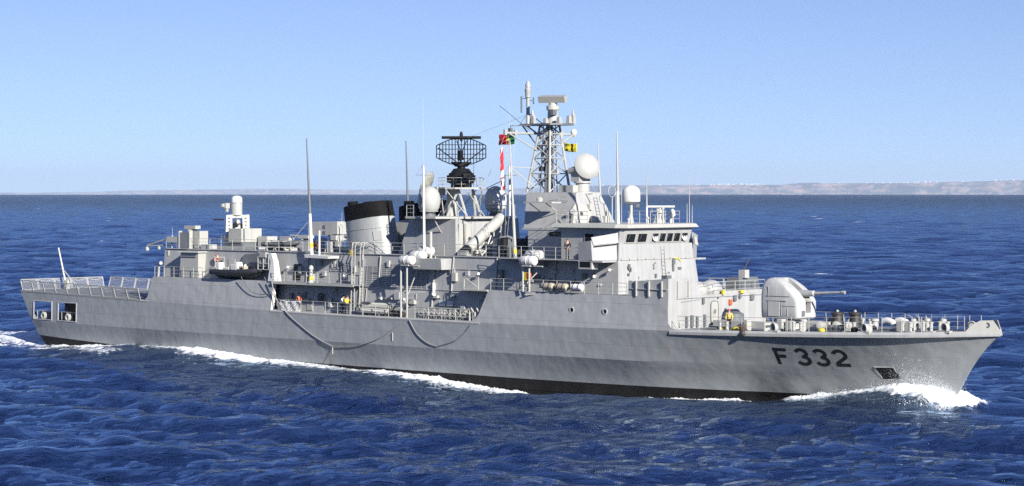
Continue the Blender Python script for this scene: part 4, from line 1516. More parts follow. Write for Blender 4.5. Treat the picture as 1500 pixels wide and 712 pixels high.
for s in (70.4, 71.1):
    m.path([(s, 6.8, 5.35), (s, 6.85, 6.2), (s + .2, 6.8, 6.5), (s + .45, 6.8, 6.2), (s + .45, 6.8, 5.35)], .09, 8)
m.build("davit_frame", LIGHT, ship, smooth=True)
for s, c in ((65.6, WHITE), (66.6, WHITE), (61.6, LIGHT)):
    MB().box(s, s + .75, 5.55, 5.95, 6.55, 7.0).build("wall_locker", c, ship, bevel=.04)


def wall_panel(s0, s1, z0, z1, mat, name, off=.04, sub=0):
    """A plate lying on the sloping side wall."""
    p = lambda s, z, o: (s, wall_t(z) + o, z)
    m = MB().hexa([p(s0, z0, -.02), p(s1, z0, -.02), p(s1, z0, off), p(s0, z0, off)], [p(s0, z1, -.02), p(s1, z1, -.02), p(s1, z1, off), p(s0, z1, off)])
    o = m.build(name, mat, ship)
    if sub:
        m = MB()
        for k in range(sub + 1):
            s = s0 + (s1 - s0) * k / sub
            m.hexa([p(s - .03, z0, off), p(s + .03, z0, off), p(s + .03, z0, off + .03), p(s - .03, z0, off + .03)],
                   [p(s - .03, z1, off), p(s + .03, z1, off), p(s + .03, z1, off + .03), p(s - .03, z1, off + .03)])
        nz = int((z1 - z0) / .18)
        for k in range(nz):
            z = z0 + (z1 - z0) * (k + .3) / nz
            m.hexa([p(s0, z, off), p(s1, z, off), p(s1, z, off + .03), p(s0, z, off + .03)], [p(s0, z + .05, off), p(s1, z + .05, off), p(s1, z + .05, off + .02), p(s0, z + .05, off + .02)])
        m.build("louvre", GREY, o)
    return o


wall_panel(50.3, 52.6, 9.3, 10.1, LOUV, "louvre_vent", sub=3)
wall_panel(55.4, 57.0, 8.0, 9.95, LOUV, "louvre_vent", sub=2)
wall_panel(57.4, 60.4, 8.0, 10.2, LOUV, "louvre_vent", sub=4)
wall_panel(60.8, 63.6, 7.9, 10.0, LOUV, "louvre_vent", sub=4)
for s0, s1, z0, z1, mt in ((45.0, 46.0, 8.35, 9.9, BLACK), (41.5, 42.3, 8.3, 10.0, GREY), (47.3, 48.1, 5.5, 7.4, GREY), (66.8, 67.6, 5.4, 7.3, GREY), (75.4, 76.2, 8.4, 10.2, GREY), (78.6, 79.5, 8.3, 10.1, GREY), (35.0, 36.0, 8.3, 10.2, GREY)):
    o = wall_panel(s0, s1, z0, z1, mt, "side_door", .06)
    p = lambda s, z: (s, wall_t(z) + .08, z)
    MB().lathe(p((s0 + s1) / 2, (z0 + z1) / 2), (0, 1, 0), [(0, .14), (.05, .14), (.05, .2), (0, .2)], 12).build("hand_wheel", DARKG, o)


def greeble(s, t, z, w_, d_, h_, mat, name):
    return MB().box(s, s + w_, t, t + d_, z, z + h_).build(name, mat, ship, bevel=.02)


for s, z in ((46.9, 10.5), (52.6, 9.0), (58.0, 7.0), (65.2, 9.9), (70.4, 9.6), (73.3, 9.1), (84.3, 9.7), (44.4, 9.6), (38.0, 9.6), (70.8, 7.2), (61.0, 7.0), (86.0, 10.3)):
    m = MB()
    b = wall_t(z)
    m.tube((s, b - .02, z), (s, b + .3, z + .05), .035, n=5)
    m.lathe((s, b + .32, z + .1), (.1, .3, -1), [(0, .05), (.06, .13), (.26, .15), (.28, .02)], 10)
    m.build("wall_lamp", WHITE, ship)
for s, z, ww, hh, mt in ((53.4, 9.3, .5, .6, LIGHT), (52.9, 8.4, .7, .6, GREY), (67.0, 8.8, .55, .8, LIGHT), (68.4, 6.1, .5, .5, GREY), (49.0, 6.3, .4, .6, DARKG), (50.6, 5.9, .35, .9, LIGHT), (44.8, 6.4, .5, .5, DARKG),
                         (59.6, 6.9, .7, .7, GREY), (64.4, 7.2, .9, .25, LIGHT), (57.5, 6.9, 1.8, .18, LIGHT), (73.6, 5.9, .5, .9, YELLOW), (72.8, 9.2, .5, .8, DARKG), (76.6, 9.0, .5, .6, LIGHT), (82.8, 9.4, .4, .5, DARKG), (40.4, 9.4, .5, .5, LIGHT), (39.2, 8.6, .6, .9, DARKG), (34.0, 8.4, .6, 1.1, LIGHT), (45.9, 9.0, .4, .7, LIGHT), (47.6, 8.3, .5, .7, LIGHT)):
    greeble(s, wall_t(z) - .02, z, ww, .3, hh, mt, "wall_box")
for s, z0_, z1_ in ((64.5, 6.2, 11.0), (66.9, 5.4, 11.0), (72.4, 6.0, 11.0), (47.0, 8.2, 10.9), (54.7, 6.2, 11.0), (57.2, 8.2, 10.9), (76.6, 8.3, 11.0), (79.5, 8.3, 11.0)):
    MB().tube((s, wall_t(z0_) + .08, z0_), (s, wall_t(z1_) + .08, z1_), .07, n=6).build("wall_pipe", LIGHT if s < 73 else GREY, ship)
for z, a, b in ((7.95, 55.3, 72.3), (9.9, 64.2, 72.0)):
    MB().tube((a, wall_t(z) + .05, z), (b, wall_t(z) + .05, z), .035, n=5).build("wall_pipe", GREY, ship)
m = MB().path([(64.6, wall_t(8) + .1, 8.6), (64.6, wall_t(8) + .1, 7.8), (64.75, wall_t(8) + .35, 7.5), (65.0, wall_t(8) + .45, 7.55)], .16, 8)
m.build("vent_pipe", WHITE, ship, smooth=True)
m = MB()
for k in range(16):
    a0, a1 = 2 * math.pi * k / 16, 2 * math.pi * (k + 1) / 16
    m.tube((49.5 + .36 * math.cos(a0), 5.95, 6.8 + .36 * math.sin(a0)), (49.5 + .36 * math.cos(a1), 5.95, 6.8 + .36 * math.sin(a1)), .10, n=6)
m.build("coiled_hose", BRONZE, ship, smooth=True)
m = MB()
for k in range(14):
    a0, a1 = 2 * math.pi * k / 14, 2 * math.pi * (k + 1) / 14
    m.tube((51.3 + .32 * math.cos(a0), 5.85, 7.3 + .32 * math.sin(a0)), (51.3 + .32 * math.cos(a1), 5.85, 7.3 + .32 * math.sin(a1)), .035, n=5)
m.tube((51.0, 5.85, 7.3), (51.6, 5.85, 7.3), .025, n=4)
m.build("hand_wheel", GREY, ship)
# conduits, brackets, fire points and junction boxes that crowd the side
g2 = random.Random(21)
for k in range(34):
    s = 44.3 + 27.5 * g2.random()
    low = g2.random() < .5
    z = (5.6 + 2.0 * g2.random()) if low else (8.4 + 2.2 * g2.random())
    if g2.random() < .45:
        ln = .6 + 1.6 * g2.random()
        m = MB()
        if g2.random() < .5:
            m.tube((s, wall_t(z) + .06, z), (s, wall_t(z + ln * .6) + .06, z + ln * .6), .035, n=5)
        else:
            m.tube((s, wall_t(z) + .06, z), (s + ln, wall_t(z) + .06, z), .035, n=5)
        m.build("conduit", g2.choice((LIGHT, GREY, DARKG)), ship)
    else:
        greeble(s, wall_t(z) - .03, z, .2 + .3 * g2.random(), .12 + .16 * g2.random(), .25 + .4 * g2.random(), g2.choice((LIGHT, GREY, GREY, DARKG, LOUV)), "junction_box")
for k in range(16):
    s = 74 + 11 * g2.random()
    z = 8.5 + 2.0 * g2.random()
    greeble(s, wall_t(z) - .03, z, .15 + .25 * g2.random(), .15, .2 + .35 * g2.random(), g2.choice((GREY, LIGHT, DARKG)), "junction_box")
for k in range(14):
    t = -4.6 + 9.2 * g2.random()
    z = 8.6 + 2.2 * g2.random()
    MB().box(86.66, 86.9, t, t + .1 + .12 * g2.random(), z, z + .12 + .3 * g2.random()).build("wall_fitting", g2.choice((LIGHT, GREY, DARKG)), ship)
# deck gear along the bridge deck level
for k in range(22):
    s = 45 + 28 * g2.random()
    t = 1.5 + 3.0 * g2.random()
    if 50.5 < s < 58 or 59 < s < 67:
        continue
    h_ = .35 + .7 * g2.random()
    MB().box(s, s + .4 + .6 * g2.random(), t, t + .3 + .4 * g2.random(), Z2, Z2 + h_).build("deck_box", g2.choice((LIGHT, GREY, DARKG, GREY)), ship, bevel=.03)
# ladders up the side
for s0 in (54.2, 55.35):
    m = MB()
    for ds in (0, .42):
        m.path([(s0 + ds, 6.35, 5.4), (s0 + ds, 6.2, 11.6), (s0 + ds, 6.05, 12.1), (s0 + ds, 5.7, 12.15), (s0 + ds, 5.3, 11.9)], .045, 6)
    for z in np.arange(5.7, 11.6, .34):
        m.tube((s0, 6.33 - (z - 5.4) * .024, z), (s0 + .42, 6.33 - (z - 5.4) * .024, z), .026, n=4)
    m.build("side_ladder", LIGHT, ship)
greeble(53.9, 6.0, 10.9, .3, .25, .55, YELLOW, "station_box")
# platform flange posts of the 01 walkway
for s, z in ((49.0, 8.2),):
    m = MB().lathe((s, 6.75, z), (0, 0, 1), [(0, .35), (.1, .3), (.3, .2), (1.2, .16), (1.3, .25), (1.6, .2), (1.7, .05)], 12)
    vp = m.build("vent_post", LIGHT, ship, smooth=True)
    MB().lathe((s, 6.75, z + .3), (0, 0, 1), [(0, .23), (.3, .2)], 12).build("yellow_band", YELC, vp)
m = MB()
for s in (69.5, 71.3):
    m.tube((s, 6.6, 8.2), (s, 6.6, 9.35), .05)
m.tube((69.5, 6.6, 9.3), (71.3, 6.6, 8.3), .05)
m.tube((69.5, 6.6, 8.3), (71.3, 6.6, 9.3), .04)
m.tube((69.4, 6.6, 9.3), (71.3, 6.6, 9.3), .05)
m.box(68.6, 72.6, 5.3, 6.9, 8.08, 8.2)
m.build("boarding_platform", LIGHT, ship)

# raft racks
for (sa, sb), zb_, zt_ in (((61.7, 62.5), 5.35, 10.15), ((77.15, 77.9), 8.2, 10.45)):
    m = MB()
    for s in (sa, sb):
        m.tube((s, 7.0, zb_), (s, 7.0, zt_), .085, n=8)
        m.tube((s, 7.0, zt_), (s, 5.3, zt_ + 1.0), .07)
    m.tube((sa - .2, 7.0, zt_), (sb + 1.6, 7.0, zt_), .07)
    m.tube((sa + .2, 7.0, zt_ - 2.5), (sb + 1.6, 6.2, zt_ - 2.4), .05)
    m.tube((sa, 7.0, zb_ + .4), (sb + .2, 5.8, zt_ - .3), .05)
    m.build("raft_rack", LIGHT, ship)
greeble(77.2, 6.7, 9.2, .35, .3, .7, YELLOW, "marker_float")
greeble(77.55, 6.72, 9.45, .35, .3, .4, ORANGE, "marker_float")

# front bulkhead and bridge front details
for t in (3.2, -1.9):
    pass
for s_, t, z, nm_, mt in ((86.63, 2.25, 9.5, "porthole", GREY), (86.63, -3.5, 9.55, "porthole", BRONZE)):
    m = MB().lathe((s_ - .05, t, z), (1, 0, 0), [(0, .2), (.12, .24), (.12, .2), (.08, .19)], 18)
    ph = m.build("porthole", LIGHT, ship, smooth=True)
    MB().lathe((s_ + .0, t, z), (1, 0, 0), [(0, .2), (.06, .2), (.07, .02)], 18).build("porthole_glass", DARKG if t > 0 else BRONZE, ph)
for s in (82.85, 86.65):
    b = lambda z: t_deck(84) + (6.66 - t_deck(84)) * (z - 5.4) / 2.8
    m = MB().lathe((s, b(6.8) - .02, 6.8), (0, 1, 0), [(0, .2), (.06, .29), (.08, .29), (.09, .2), (.03, .2)], 18)
    ph = m.build("porthole", WHITE, ship, smooth=True)
    MB().lathe((s, b(6.8) - .01, 6.8), (0, 1, 0), [(0, .21), (.055, .21), (.06, .02)], 18).build("porthole_glass", BLACK, ph)
m = MB()
for t in (-.95, -.52):
    m.tube((86.95, t, 8.3), (86.62, t, 12.2), .035, n=5)
for k in range(11):
    z = 8.5 + .34 * k
    m.tube((86.95 - (z - 8.3) * .085, -.95, z), (86.95 - (z - 8.3) * .085, -.52, z), .028, n=4)
m.build("front_ladder", REDC if False else GREY, ship)
for z, a, b in ((11.12, 4.9, -4.9),):
    m = MB()
    m.tube((86.66, a, z), (86.66, b, z), .035, n=5)
    for k in range(9):
        m.box(86.64, 86.76, a - (a - b) * k / 9 - .1, a - (a - b) * k / 9, z - .02, z + .12)
    m.build("front_seam", LIGHT, ship)
for t, z, ww, hh, mt in ((4.0, 10.2, .22, .55, DARKG), (3.0, 9.55, .0, .0, None), (-1.95, 10.6, .3, .55, DARKG), (-1.9, 10.0, .22, .6, DARKG), (-2.7, 10.15, .4, .2, DARKG), (-3.4, 9.5, .0, .0, None), (4.5, 8.6, .45, .8, LIGHT), (3.3, 8.5, .5, .8, BRONZE), (2.6, 8.3, .5, 1.0, DARKG), (-1.4, 8.6, .3, .4, LIGHT)):
    if mt:
        greeble(86.6, t - ww, z, .22, ww, hh, mt, "wall_fitting")
m = MB().path([(86.62, -1.9, 11.0), (86.7, -2.3, 11.15), (86.7, -2.8, 11.1), (86.68, -3.2, 10.8)], .05, 6)
m.build("handrail", YELC, ship)
# fore bulkhead: door, vents, lockers
m = MB()
pts = [(93.37, 1.5 + .85 * math.cos(R(a)), 7.0 + 1.15 * math.sin(R(a))) for a in range(0, 361, 20)]
rr = []
for a in range(0, 360, 15):
    ca, sa = math.cos(R(a)), math.sin(R(a))
    k = 1 / max(abs(ca) / .5, abs(sa) / 1.0) if False else 1
    rr.append((93.37, .55 - .5 * math.copysign(abs(ca) ** .4, ca), 6.75 + .95 * math.copysign(abs(sa) ** .4, sa)))
m.plate(rr, (.05, 0, 0))
dr = m.build("watertight_door", LIGHT, fore_bulk)
m = MB().path([(93.44, p[1], p[2]) for p in rr] + [(93.44, rr[0][1], rr[0][2])], .03, 5)
m.build("door_gasket", DARKG, fore_bulk)
MB().lathe((93.42, .55, 6.8), (1, 0, 0), [(0, .2), (.05, .2), (.05, .26), (0, .26)], 14).build("hand_wheel", LIGHT, fore_bulk)
for t, z, ww, hh, mt in ((2.1, 7.5, .22, .5, DARKG), (4.3, 5.6, .22, .9, DARKG), (3.6, 5.6, .3, 1.0, DARKG), (2.9, 5.6, .22, .9, DARKG), (1.9, 5.6, .22, 1.0, DARKG), (-1.4, 5.9, .3, .7, DARKG), (-1.6, 7.3, .35, .45, ORANGE), (-2.2, 7.6, .35, .5, DARKG), (-2.9, 7.8, .25, .4, DARKG), (-4.6, 7.6, .45, .5, DARKG), (-.6, 8.2, .3, .4, YELLOW), (-3.2, 8.25, .45, .25, YELLOW), (5.2, 5.7, .2, .4, LIGHT), (.1, 7.9, .12, .12, DARKG), (-.9, 6.9, .12, .12, DARKG)):
    greeble(93.34, t - ww / 2, z, .2, ww, hh, mt, "wall_fitting")
m = MB().tube((93.42, 5.6, 8.05), (93.42, -6.6, 8.05), .03, n=4)
m.tube((93.42, 5.0, 7.75), (93.42, 2.4, 7.9), .02, n=4)
m.build("cable_run", GREY, fore_bulk)

# name board on the mast house base
nb = MB().hexa([(77.0, 3.36, 13.02), (80.3, 3.36, 13.02), (80.3, 3.44, 13.02), (77.0, 3.44, 13.02)], [(77.0, 3.34, 13.42), (80.3, 3.34, 13.42), (80.3, 3.42, 13.42), (77.0, 3.42, 13.42)]).build("name_board", BLACK, ship)
tx = bpy.data.curves.new("name_lettering", 'FONT')
tx.body = "NRP CORTE-REAL"
tx.size = .34
tx.align_x, tx.align_y = 'CENTER', 'CENTER'
tx.extrude = .004
to = bpy.data.objects.new("name_lettering", tx)
COL.objects.link(to)
to.parent = nb
to.location = (78.65, -3.452, 13.21)
to.rotation_euler = (R(90), 0, 0)
tx.materials.append(BEIGE)
bpy.context.view_layer.update()
lm = bpy.data.meshes.new_from_object(to.evaluated_get(bpy.context.evaluated_depsgraph_get()))
bpy.data.objects.remove(to)
to = bpy.data.objects.new("name_lettering", lm)
COL.objects.link(to)
to.parent = nb
to.location = (78.65, -3.452, 13.21)
to.rotation_euler = (R(90), 0, 0)

# ---- foredeck fittings
def fd(s):
    return z_deck(s) + .06


for s, t in ((106.4, .9), (108.0, .7)):
    m = MB().lathe((s, t, fd(s)), (0, 0, 1), [(0, .75), (.25, .72), (.3, .45), (.55, .42), (.6, .5), (1.25, .42), (1.3, .55), (1.45, .55), (1.5, .15)], 18)
    m.build("capstan", GEAR, ship, smooth=True)
    MB().lathe((s, t, fd(s) + 1.48), (0, 0, 1), [(0, .12), (.12, .12), (.2, .02)], 8).build("capstan_cap", LIGHT, ship)
bol = None
for s, t in ((104.6, 3.9), (109.3, 3.2), (113.6, 1.7), (115.0, .9), (116.2, .4), (111.6, -1.8), (106.5, -3.0), (98.4, 5.6)):
    if bol is None:
        m = MB()
        for ds in (-.36, .36):
            m.lathe((ds, 0, 0), (0, 0, 1), [(0, .14), (.66, .14), (.69, .19), (.78, .19), (.8, .1)], 12)
        m.box(-.65, .65, -.24, .24, 0, .08)
        bol = m.build("bollard", LIGHT, ship, smooth=True)
        bol.location = (s, -t, fd(s))
        b0 = (s, t, fd(s))
    else:
        dup(bol, s - b0[0], t - b0[1], fd(s) - b0[2])
fl = None
for s in (103.4, 111.2, 117.3):
    for sd in (1, -1):
        m = MB()
        t = sd * (t_deck(s) - .22)
        m.lathe((s, t, fd(s) + .36), (-.25, sd, 0), [(-.14, .24), (-.16, .36), (0, .40), (.16, .36), (.14, .24), (-.14, .24)], 18)
        m.box(s - .5, s + .5, min(t - .18, t + .18), max(t - .18, t + .18), fd(s) - .05, fd(s) + .15)
        m.build("fairlead", LIGHT, ship, smooth=True)
for s, t in ((110.4, .2), (111.2, -.5)):
    m = MB().path([(s, t, fd(s) + .75), (s + .4, t, fd(s) + .85), (s + .85, t, fd(s) + .7), (s + 1.15, t, fd(s) + .35), (s + 1.25, t, fd(s))], .27, 12)
    m.build("cowl_vent", WHITE, ship, smooth=True)
for s, t, h, r in ((105.2, .4, .95, .3), (109.0, -.6, .9, .26), (113.0, -.2, .95, .16), (114.4, .0, 1.0, .2), (115.7, -.3, .95, .2), (104.2, 2.5, .9, .22), (110.0, 1.6, .6, .25)):
    m = MB().lathe((s, t, fd(s)), (0, 0, 1), [(0, r), (h * .8, r), (h * .82, r * 1.35), (h, r * 1.3), (h * 1.05, r * .5)], 14)
    m.build("deck_vent", LIGHT, ship, smooth=True)
m = MB()
for s in (112.6, 113.3):
    m.path([(s, .5, fd(s)), (s, .5, fd(s) + 1.15), (s + .35, .5, fd(s) + 1.3), (s + .7, .5, fd(s) + 1.15), (s + .7, .5, fd(s))], .035, 5)
m.tube((114.6, -.4, fd(114)), (114.0, -.4, fd(114) + 1.2), .04)
m.build("hatch_guard", LIGHT, ship)
m = MB()
m.box(112.0, 113.3, -.5, .8, fd(112), fd(112) + .8)
m.build("deck_hatch", LIGHT, ship, bevel=.05)
m = MB()
for k in range(34):
    s = 108.2 + .22 * k
    m.box(s, s + .2, 1.15 - .05 * k - .07, 1.15 - .05 * k + .07, fd(s), fd(s) + .10)
    m.box(s, s + .2, -.9 + .02 * k - .07, -.9 + .02 * k + .07, fd(s), fd(s) + .10)
m.build("anchor_chain", DARKG, ship)
for k in range(6):
    q = 107.0 + .55 * (k % 3)
    m = MB().box(q, q + .5, 1.3 + 1.4 * (k // 3), 1.75 + 1.4 * (k // 3), fd(107), fd(107) + .35 + .12 * (k % 3))
    m.lathe((q + .25, 1.3 + 1.4 * (k // 3), fd(107) + .4), (0, 1, 0), [(0, .16), (.5, .16)], 10)
    m.build("windlass_gear", DARKG, ship)
m = MB()
for s, t in ((106.0, 2.6), (107.3, 2.2), (108.6, 2.4)):
    m.lathe((s, t, fd(s) + .45), (.3, 1, .2), [(-.35, .2), (-.3, .33), (.3, .33), (.35, .2)], 12)
    m.box(s - .2, s + .2, t - .2, t + .2, fd(s), fd(s) + .3)
m.build("brake_drum", LIGHT, ship, smooth=True)
MB().lathe((109.7, 3.55, fd(109.7) + .15), (1, .2, .2), [(0, .1), (.1, .24), (.4, .26), (.6, .12)], 10).build("hawse_cover", BLACK, ship)
# shell conveyor and trunk beside the turret
m = MB()
for t in (3.3, 4.2):
    m.box(96.2, 101.6, t - .04, t + .04, fd(98) + .25, fd(98) + .75)
for k in range(18):
    m.box(96.3 + .3 * k, 96.45 + .3 * k, 3.3, 4.2, fd(98) + .5, fd(98) + .7)
for s in (96.4, 98.8, 101.4):
    m.box(s, s + .1, 3.4, 4.1, fd(98), fd(98) + .3)
m.build("shell_conveyor", LIGHT, ship)
for s, t, w_, h_ in ((102.2, 3.2, .55, .95), (102.9, 3.0, .6, .8), (104.4, 2.2, 1.6, .7), (99.8, 4.5, .4, .9), (103.8, 1.2, 2.2, .75)):
    MB().box(s, s + w_, t - .3, t + .3, fd(s), fd(s) + h_).build("deck_locker", LIGHT, ship, bevel=.05)
m = MB().lathe((96.0, 1.2, fd(96)), (0, 0, 1), [(0, .9), (1.2, .85), (1.35, .5), (1.4, .05)], 16)
m.build("covered_reel", DARKG, ship, smooth=True)
m = MB()
m.box(100.1, 100.5, 5.3, 5.8, fd(100), fd(100) + .55)
m.lathe((100.6, 5.9, fd(100) + .05), (.6, .6, -.4), [(-.3, .1), (0, .2), (.5, .2), (.6, .1)], 10)
m.build("paravane_fitting", BRONZE, ship)
for s, t, c in ((98.3, 5.35, YELLOW), (99.2, 5.0, YELLOW), (107.0, 3.9, YELLOW)):
    MB().ell((s, t, fd(s) + .12), .32, .28, .22, 12, 8).build("canvas_cover", c, ship, smooth=True)

# ------------------------------------------------------------------ things carried on the ship (each lifts away)
def life_raft(label, s, t, z, group):
    o = thing("life_raft", label, "life raft", s, t, z, 0, group)
    MB().lathe((-.85, 0, 0), (1, 0, 0), [(0, .30), (.04, .38), (.1, .42), (.82, .42), (.84, .45), (.86, .45), (.88, .42), (1.6, .42), (1.66, .38), (1.7, .30)], 20).build("canister", WHITE, o, smooth=True)
    for x in (-.45, .42):
        MB().lathe((x, 0, 0), (1, 0, 0), [(-.03, .425), (-.03, .435), (.03, .435), (.03, .425)], 20).build("strap", GREY, o, smooth=True)
    m = MB().box(-.5, .5, -.35, .35, -.5, -.38)
    m.tube((-.4, .3, -.45), (-.4, -.5, -.15), .04)
    m.tube((.4, .3, -.45), (.4, -.5, -.15), .04)
    m.build("cradle", GREY, o)
    return o


RG = "white life raft canisters on their side racks"
life_raft("lowest and outermost white life raft canister on the three raft rack beside the funnel", 62.5, 7.0, 10.65, RG)
life_raft("middle white life raft canister on the three raft rack beside the funnel", 63.1, 6.15, 11.08, RG)
life_raft("innermost and highest white life raft canister on the three raft rack beside the funnel", 63.4, 5.45, 11.5, RG)
life_raft("outer white life raft canister on the two raft rack below the name board", 77.8, 7.0, 10.93, RG)
life_raft("inner white life raft canister on the two raft rack below the name board", 77.7, 6.15, 11.42, RG)


def bundle(label, s, t, z, c):
    o = thing("canvas_bundle", label, "canvas bundle", s, t, z, 0, "rolled canvas bundles on the side deck railing")
    MB().lathe((-.65, 0, .3), (1, 0, 0), [(0, .15), (.06, .27), (.3, .31), (.65, .27), (1.0, .32), (1.24, .27), (1.3, .15)], 12).build("roll", c, o, smooth=True)
    for x in (-.3, .3):
        MB().lathe((x, 0, .3), (1, 0, 0), [(-.03, .30), (-.03, .34), (.03, .34), (.03, .30)], 12).build("lashing", BRONZE, o)
    MB().box(-.6, .6, -.1, .1, -.05, .06).build("shelf", LIGHT, o)


bundle("rolled beige canvas bundle on the side deck railing, nearest the raft rack posts", 79.9, 6.72, 8.45, BEIGE)
bundle("rolled yellowish canvas bundle between two others on the side deck railing", 81.5, 6.72, 8.45, BEIGE)
bundle("rolled white canvas bundle on the side deck railing, nearest the portholed bridge tower", 83.3, 6.72, 8.45, WHITEC)

# rigid inflatable on the after side deck
bt = thing("rigid_inflatable_boat", "black rigid inflatable boat with white console slung under a davit on the after side deck", "boat", 37.6, 6.15, 8.35)
m = MB()
hr = []
for x, b, z in ((-3.1, .72, .05), (-1.5, .8, .0), (.5, .8, .0), (2.0, .6, .1), (2.9, .25, .35), (3.2, .05, .55)):
    hr.append([(x, b, .55), (x, b * .75, .2 + z * .5), (x, 0, z - .1), (x, -b * .75, .2 + z * .5), (x, -b, .55)])
m.loft(hr)
m.build("hull", RUBBER, bt, smooth=True)
m = MB()
m.path([(-3.4, .85, .58), (-1.5, .9, .58), (.8, .88, .60), (2.2, .66, .7), (3.0, .3, .82), (3.3, 0, .88), (3.0, -.3, .82), (2.2, -.66, .7), (.8, -.88, .6), (-1.5, -.9, .58), (-3.4, -.85, .58)], .27, 12)
m.build("inflated_collar", RUBBER, bt, smooth=True)
m = MB().box(-.9, .0, -.4, .4, .5, 1.35)
m.taper((-.2, .25, -.38, .38), (-.2, .05, -.36, .36), .9, 1.6)
m.build("console", WHITE, bt, bevel=.05)
MB().box(-2.2, -1.2, -.35, .35, .5, 1.05).build("seat", WHITE, bt, bevel=.05)
m = MB().box(-3.3, -2.7, -.35, .35, .5, 1.5)
m.build("outboard_engine", WHITE, bt, bevel=.08)
m = MB().box(.3, 1.1, -.3, .3, .55, 1.2)
bx = m.build("equipment_case", BEIGE, bt, bevel=.04)
MB().lathe((.7, .31, .88), (0, 1, 0), [(0, .2), (.02, .2), (.025, .02)], 14).build("speaker_grille", BLACK, bx)
MB().path([(-3.0, .6, 1.0), (-3.0, .6, 2.0), (-3.0, -.6, 2.0), (-3.0, -.6, 1.0)], .05).build("roll_bar", LIGHT, bt)
# its davit belongs to the ship
m = MB()
m.taper((42.7, 43.7, 5.9, 6.8), (42.9, 43.35, 6.0, 6.6), Z1, 10.2)
m.hexa([(42.9, 6.0, 10.1), (43.35, 6.0, 10.1), (43.35, 6.6, 10.1), (42.9, 6.6, 10.1)], [(42.4, 6.0, 10.9), (43.0, 6.0, 10.9), (43.0, 6.6, 10.9), (42.4, 6.6, 10.9)])
m.build("boat_davit", WHITE, ship)
m = MB()
m.box(41.1, 42.6, 5.6, 6.5, 9.6, 10.7)
m.tube((42.5, 6.3, 10.8), (40.8, 6.3, 10.9), .15)
m.box(41.3, 42.2, 6.3, 6.7, 10.5, 11.0)
m.build("davit_winch", GREY, ship)
m = MB()
for s in (41.0, 41.8, 42.6):
    m.tube((s, 6.6, 9.3), (s, 6.6, 10.6), .05)
m.tube((41.0, 6.6, 9.9), (42.6, 6.6, 9.9), .05)
m.tube((41.0, 6.6, 9.3), (42.6, 6.6, 9.3), .05)
m.build("winch_guard", LIGHT, ship)
m = MB().hexa([(36.6, 5.5, 9.2), (39.8, 5.5, 9.2), (39.8, 5.6, 9.2), (36.6, 5.6, 9.2)], [(37.6, 5.4, 10.7), (40.4, 5.4, 10.9), (40.4, 5.5, 10.9), (37.6, 5.5, 10.7)])
m.build("canvas_screen", DARKG, ship)

# small inflatable stowed on the bridge deck level amidships
dg_ = thing("inflatable_dinghy", "small dark grey inflatable dinghy stowed on chocks beside the tall white whip aerial", "dinghy", 40.6, 3.2, 11.35)
m = MB().path([(-2.2, .6, .35), (0, .65, .33), (1.4, .55, .4), (2.1, .25, .55), (2.3, 0, .6), (2.1, -.25, .55), (1.4, -.55, .4), (0, -.65, .33), (-2.2, -.6, .35)], .24, 10)
m.build("tube_collar", GREYRUB, dg_, smooth=True)
MB().box(-2.0, 1.6, -.55, .55, .12, .2).build("floor", RUBBER, dg_)
for x in (-1.4, .9):
    MB().path([(x, .9, .3), (x, .8, .62), (x, 0, .7), (x, -.8, .62), (x, -.9, .3)], .04, 5).build("lashing_strap", LIGHT, dg_)
m = MB()
for x in (-1.4, -.3, .9, 1.6):
    m.path([(38.5 + x * 1.2 + 2, 3.9, Z2), (38.5 + x * 1.2 + 2.2, 3.9, Z2 + .32), (38.5 + x * 1.2 + 2.5, 3.9, Z2)], .05, 5)
    m.box(38.5 + x * 1.2 + 2, 38.5 + x * 1.2 + 2.2, 2.6, 3.8, Z2, Z2 + .26)
m.build("boat_chock", LIGHT, ship)
m = MB()
m.path([(38.6, 1.6, Z2), (38.6, 1.6, 12.4), (40.6, 1.6, 12.4), (40.6, 1.6, Z2)], .05, 5)
m.box(38.9, 40.3, 1.4, 2.0, 11.9, 12.35)
m.build("stowage_frame", LIGHT, ship)
m = MB().lathe((42.2, 1.6, Z2), (0, 0, 1), [(0, .25), (1.0, .22), (1.05, .4), (1.2, .4)], 12)
m.box(41.6, 43.2, 1.2, 2.0, 12.3, 12.6)
m.tube((41.7, 1.6, 12.55), (40.4, 1.9, 12.6), .06)
m.build("gun_mounting", LIGHT, ship)
MB().box(43.6, 44.6, 1.2, 3.2, Z2, 12.1).build("stowage_box", GREY, ship)

# white rope net hung on the well railing, orange lifebuoys
cn = thing("cargo_net", "white rope net hung along the railing of the dark side opening", "net", 46.2, 7.0, 5.45)
m = MB()
rows = [[(-1.5 + .3 * i, .05 * math.sin(i * 1.7 + j), -.05 + .23 * j + .04 * math.sin(i * .9)) for i in range(11)] for j in range(5)]
for r0, r1 in zip(rows[:-1], rows[1:]):
    for i in range(10):
        m.add([MB.P(r0[i]), MB.P(r0[i + 1]), MB.P(r1[i + 1]), MB.P(r1[i])], [(0, 1, 2, 3)])
m.build("netting", CARGO, cn)
m = MB().path(rows[-1], .045, 5)
m.path(rows[0], .035, 5)
m.build("border_rope", WHITEC, cn)


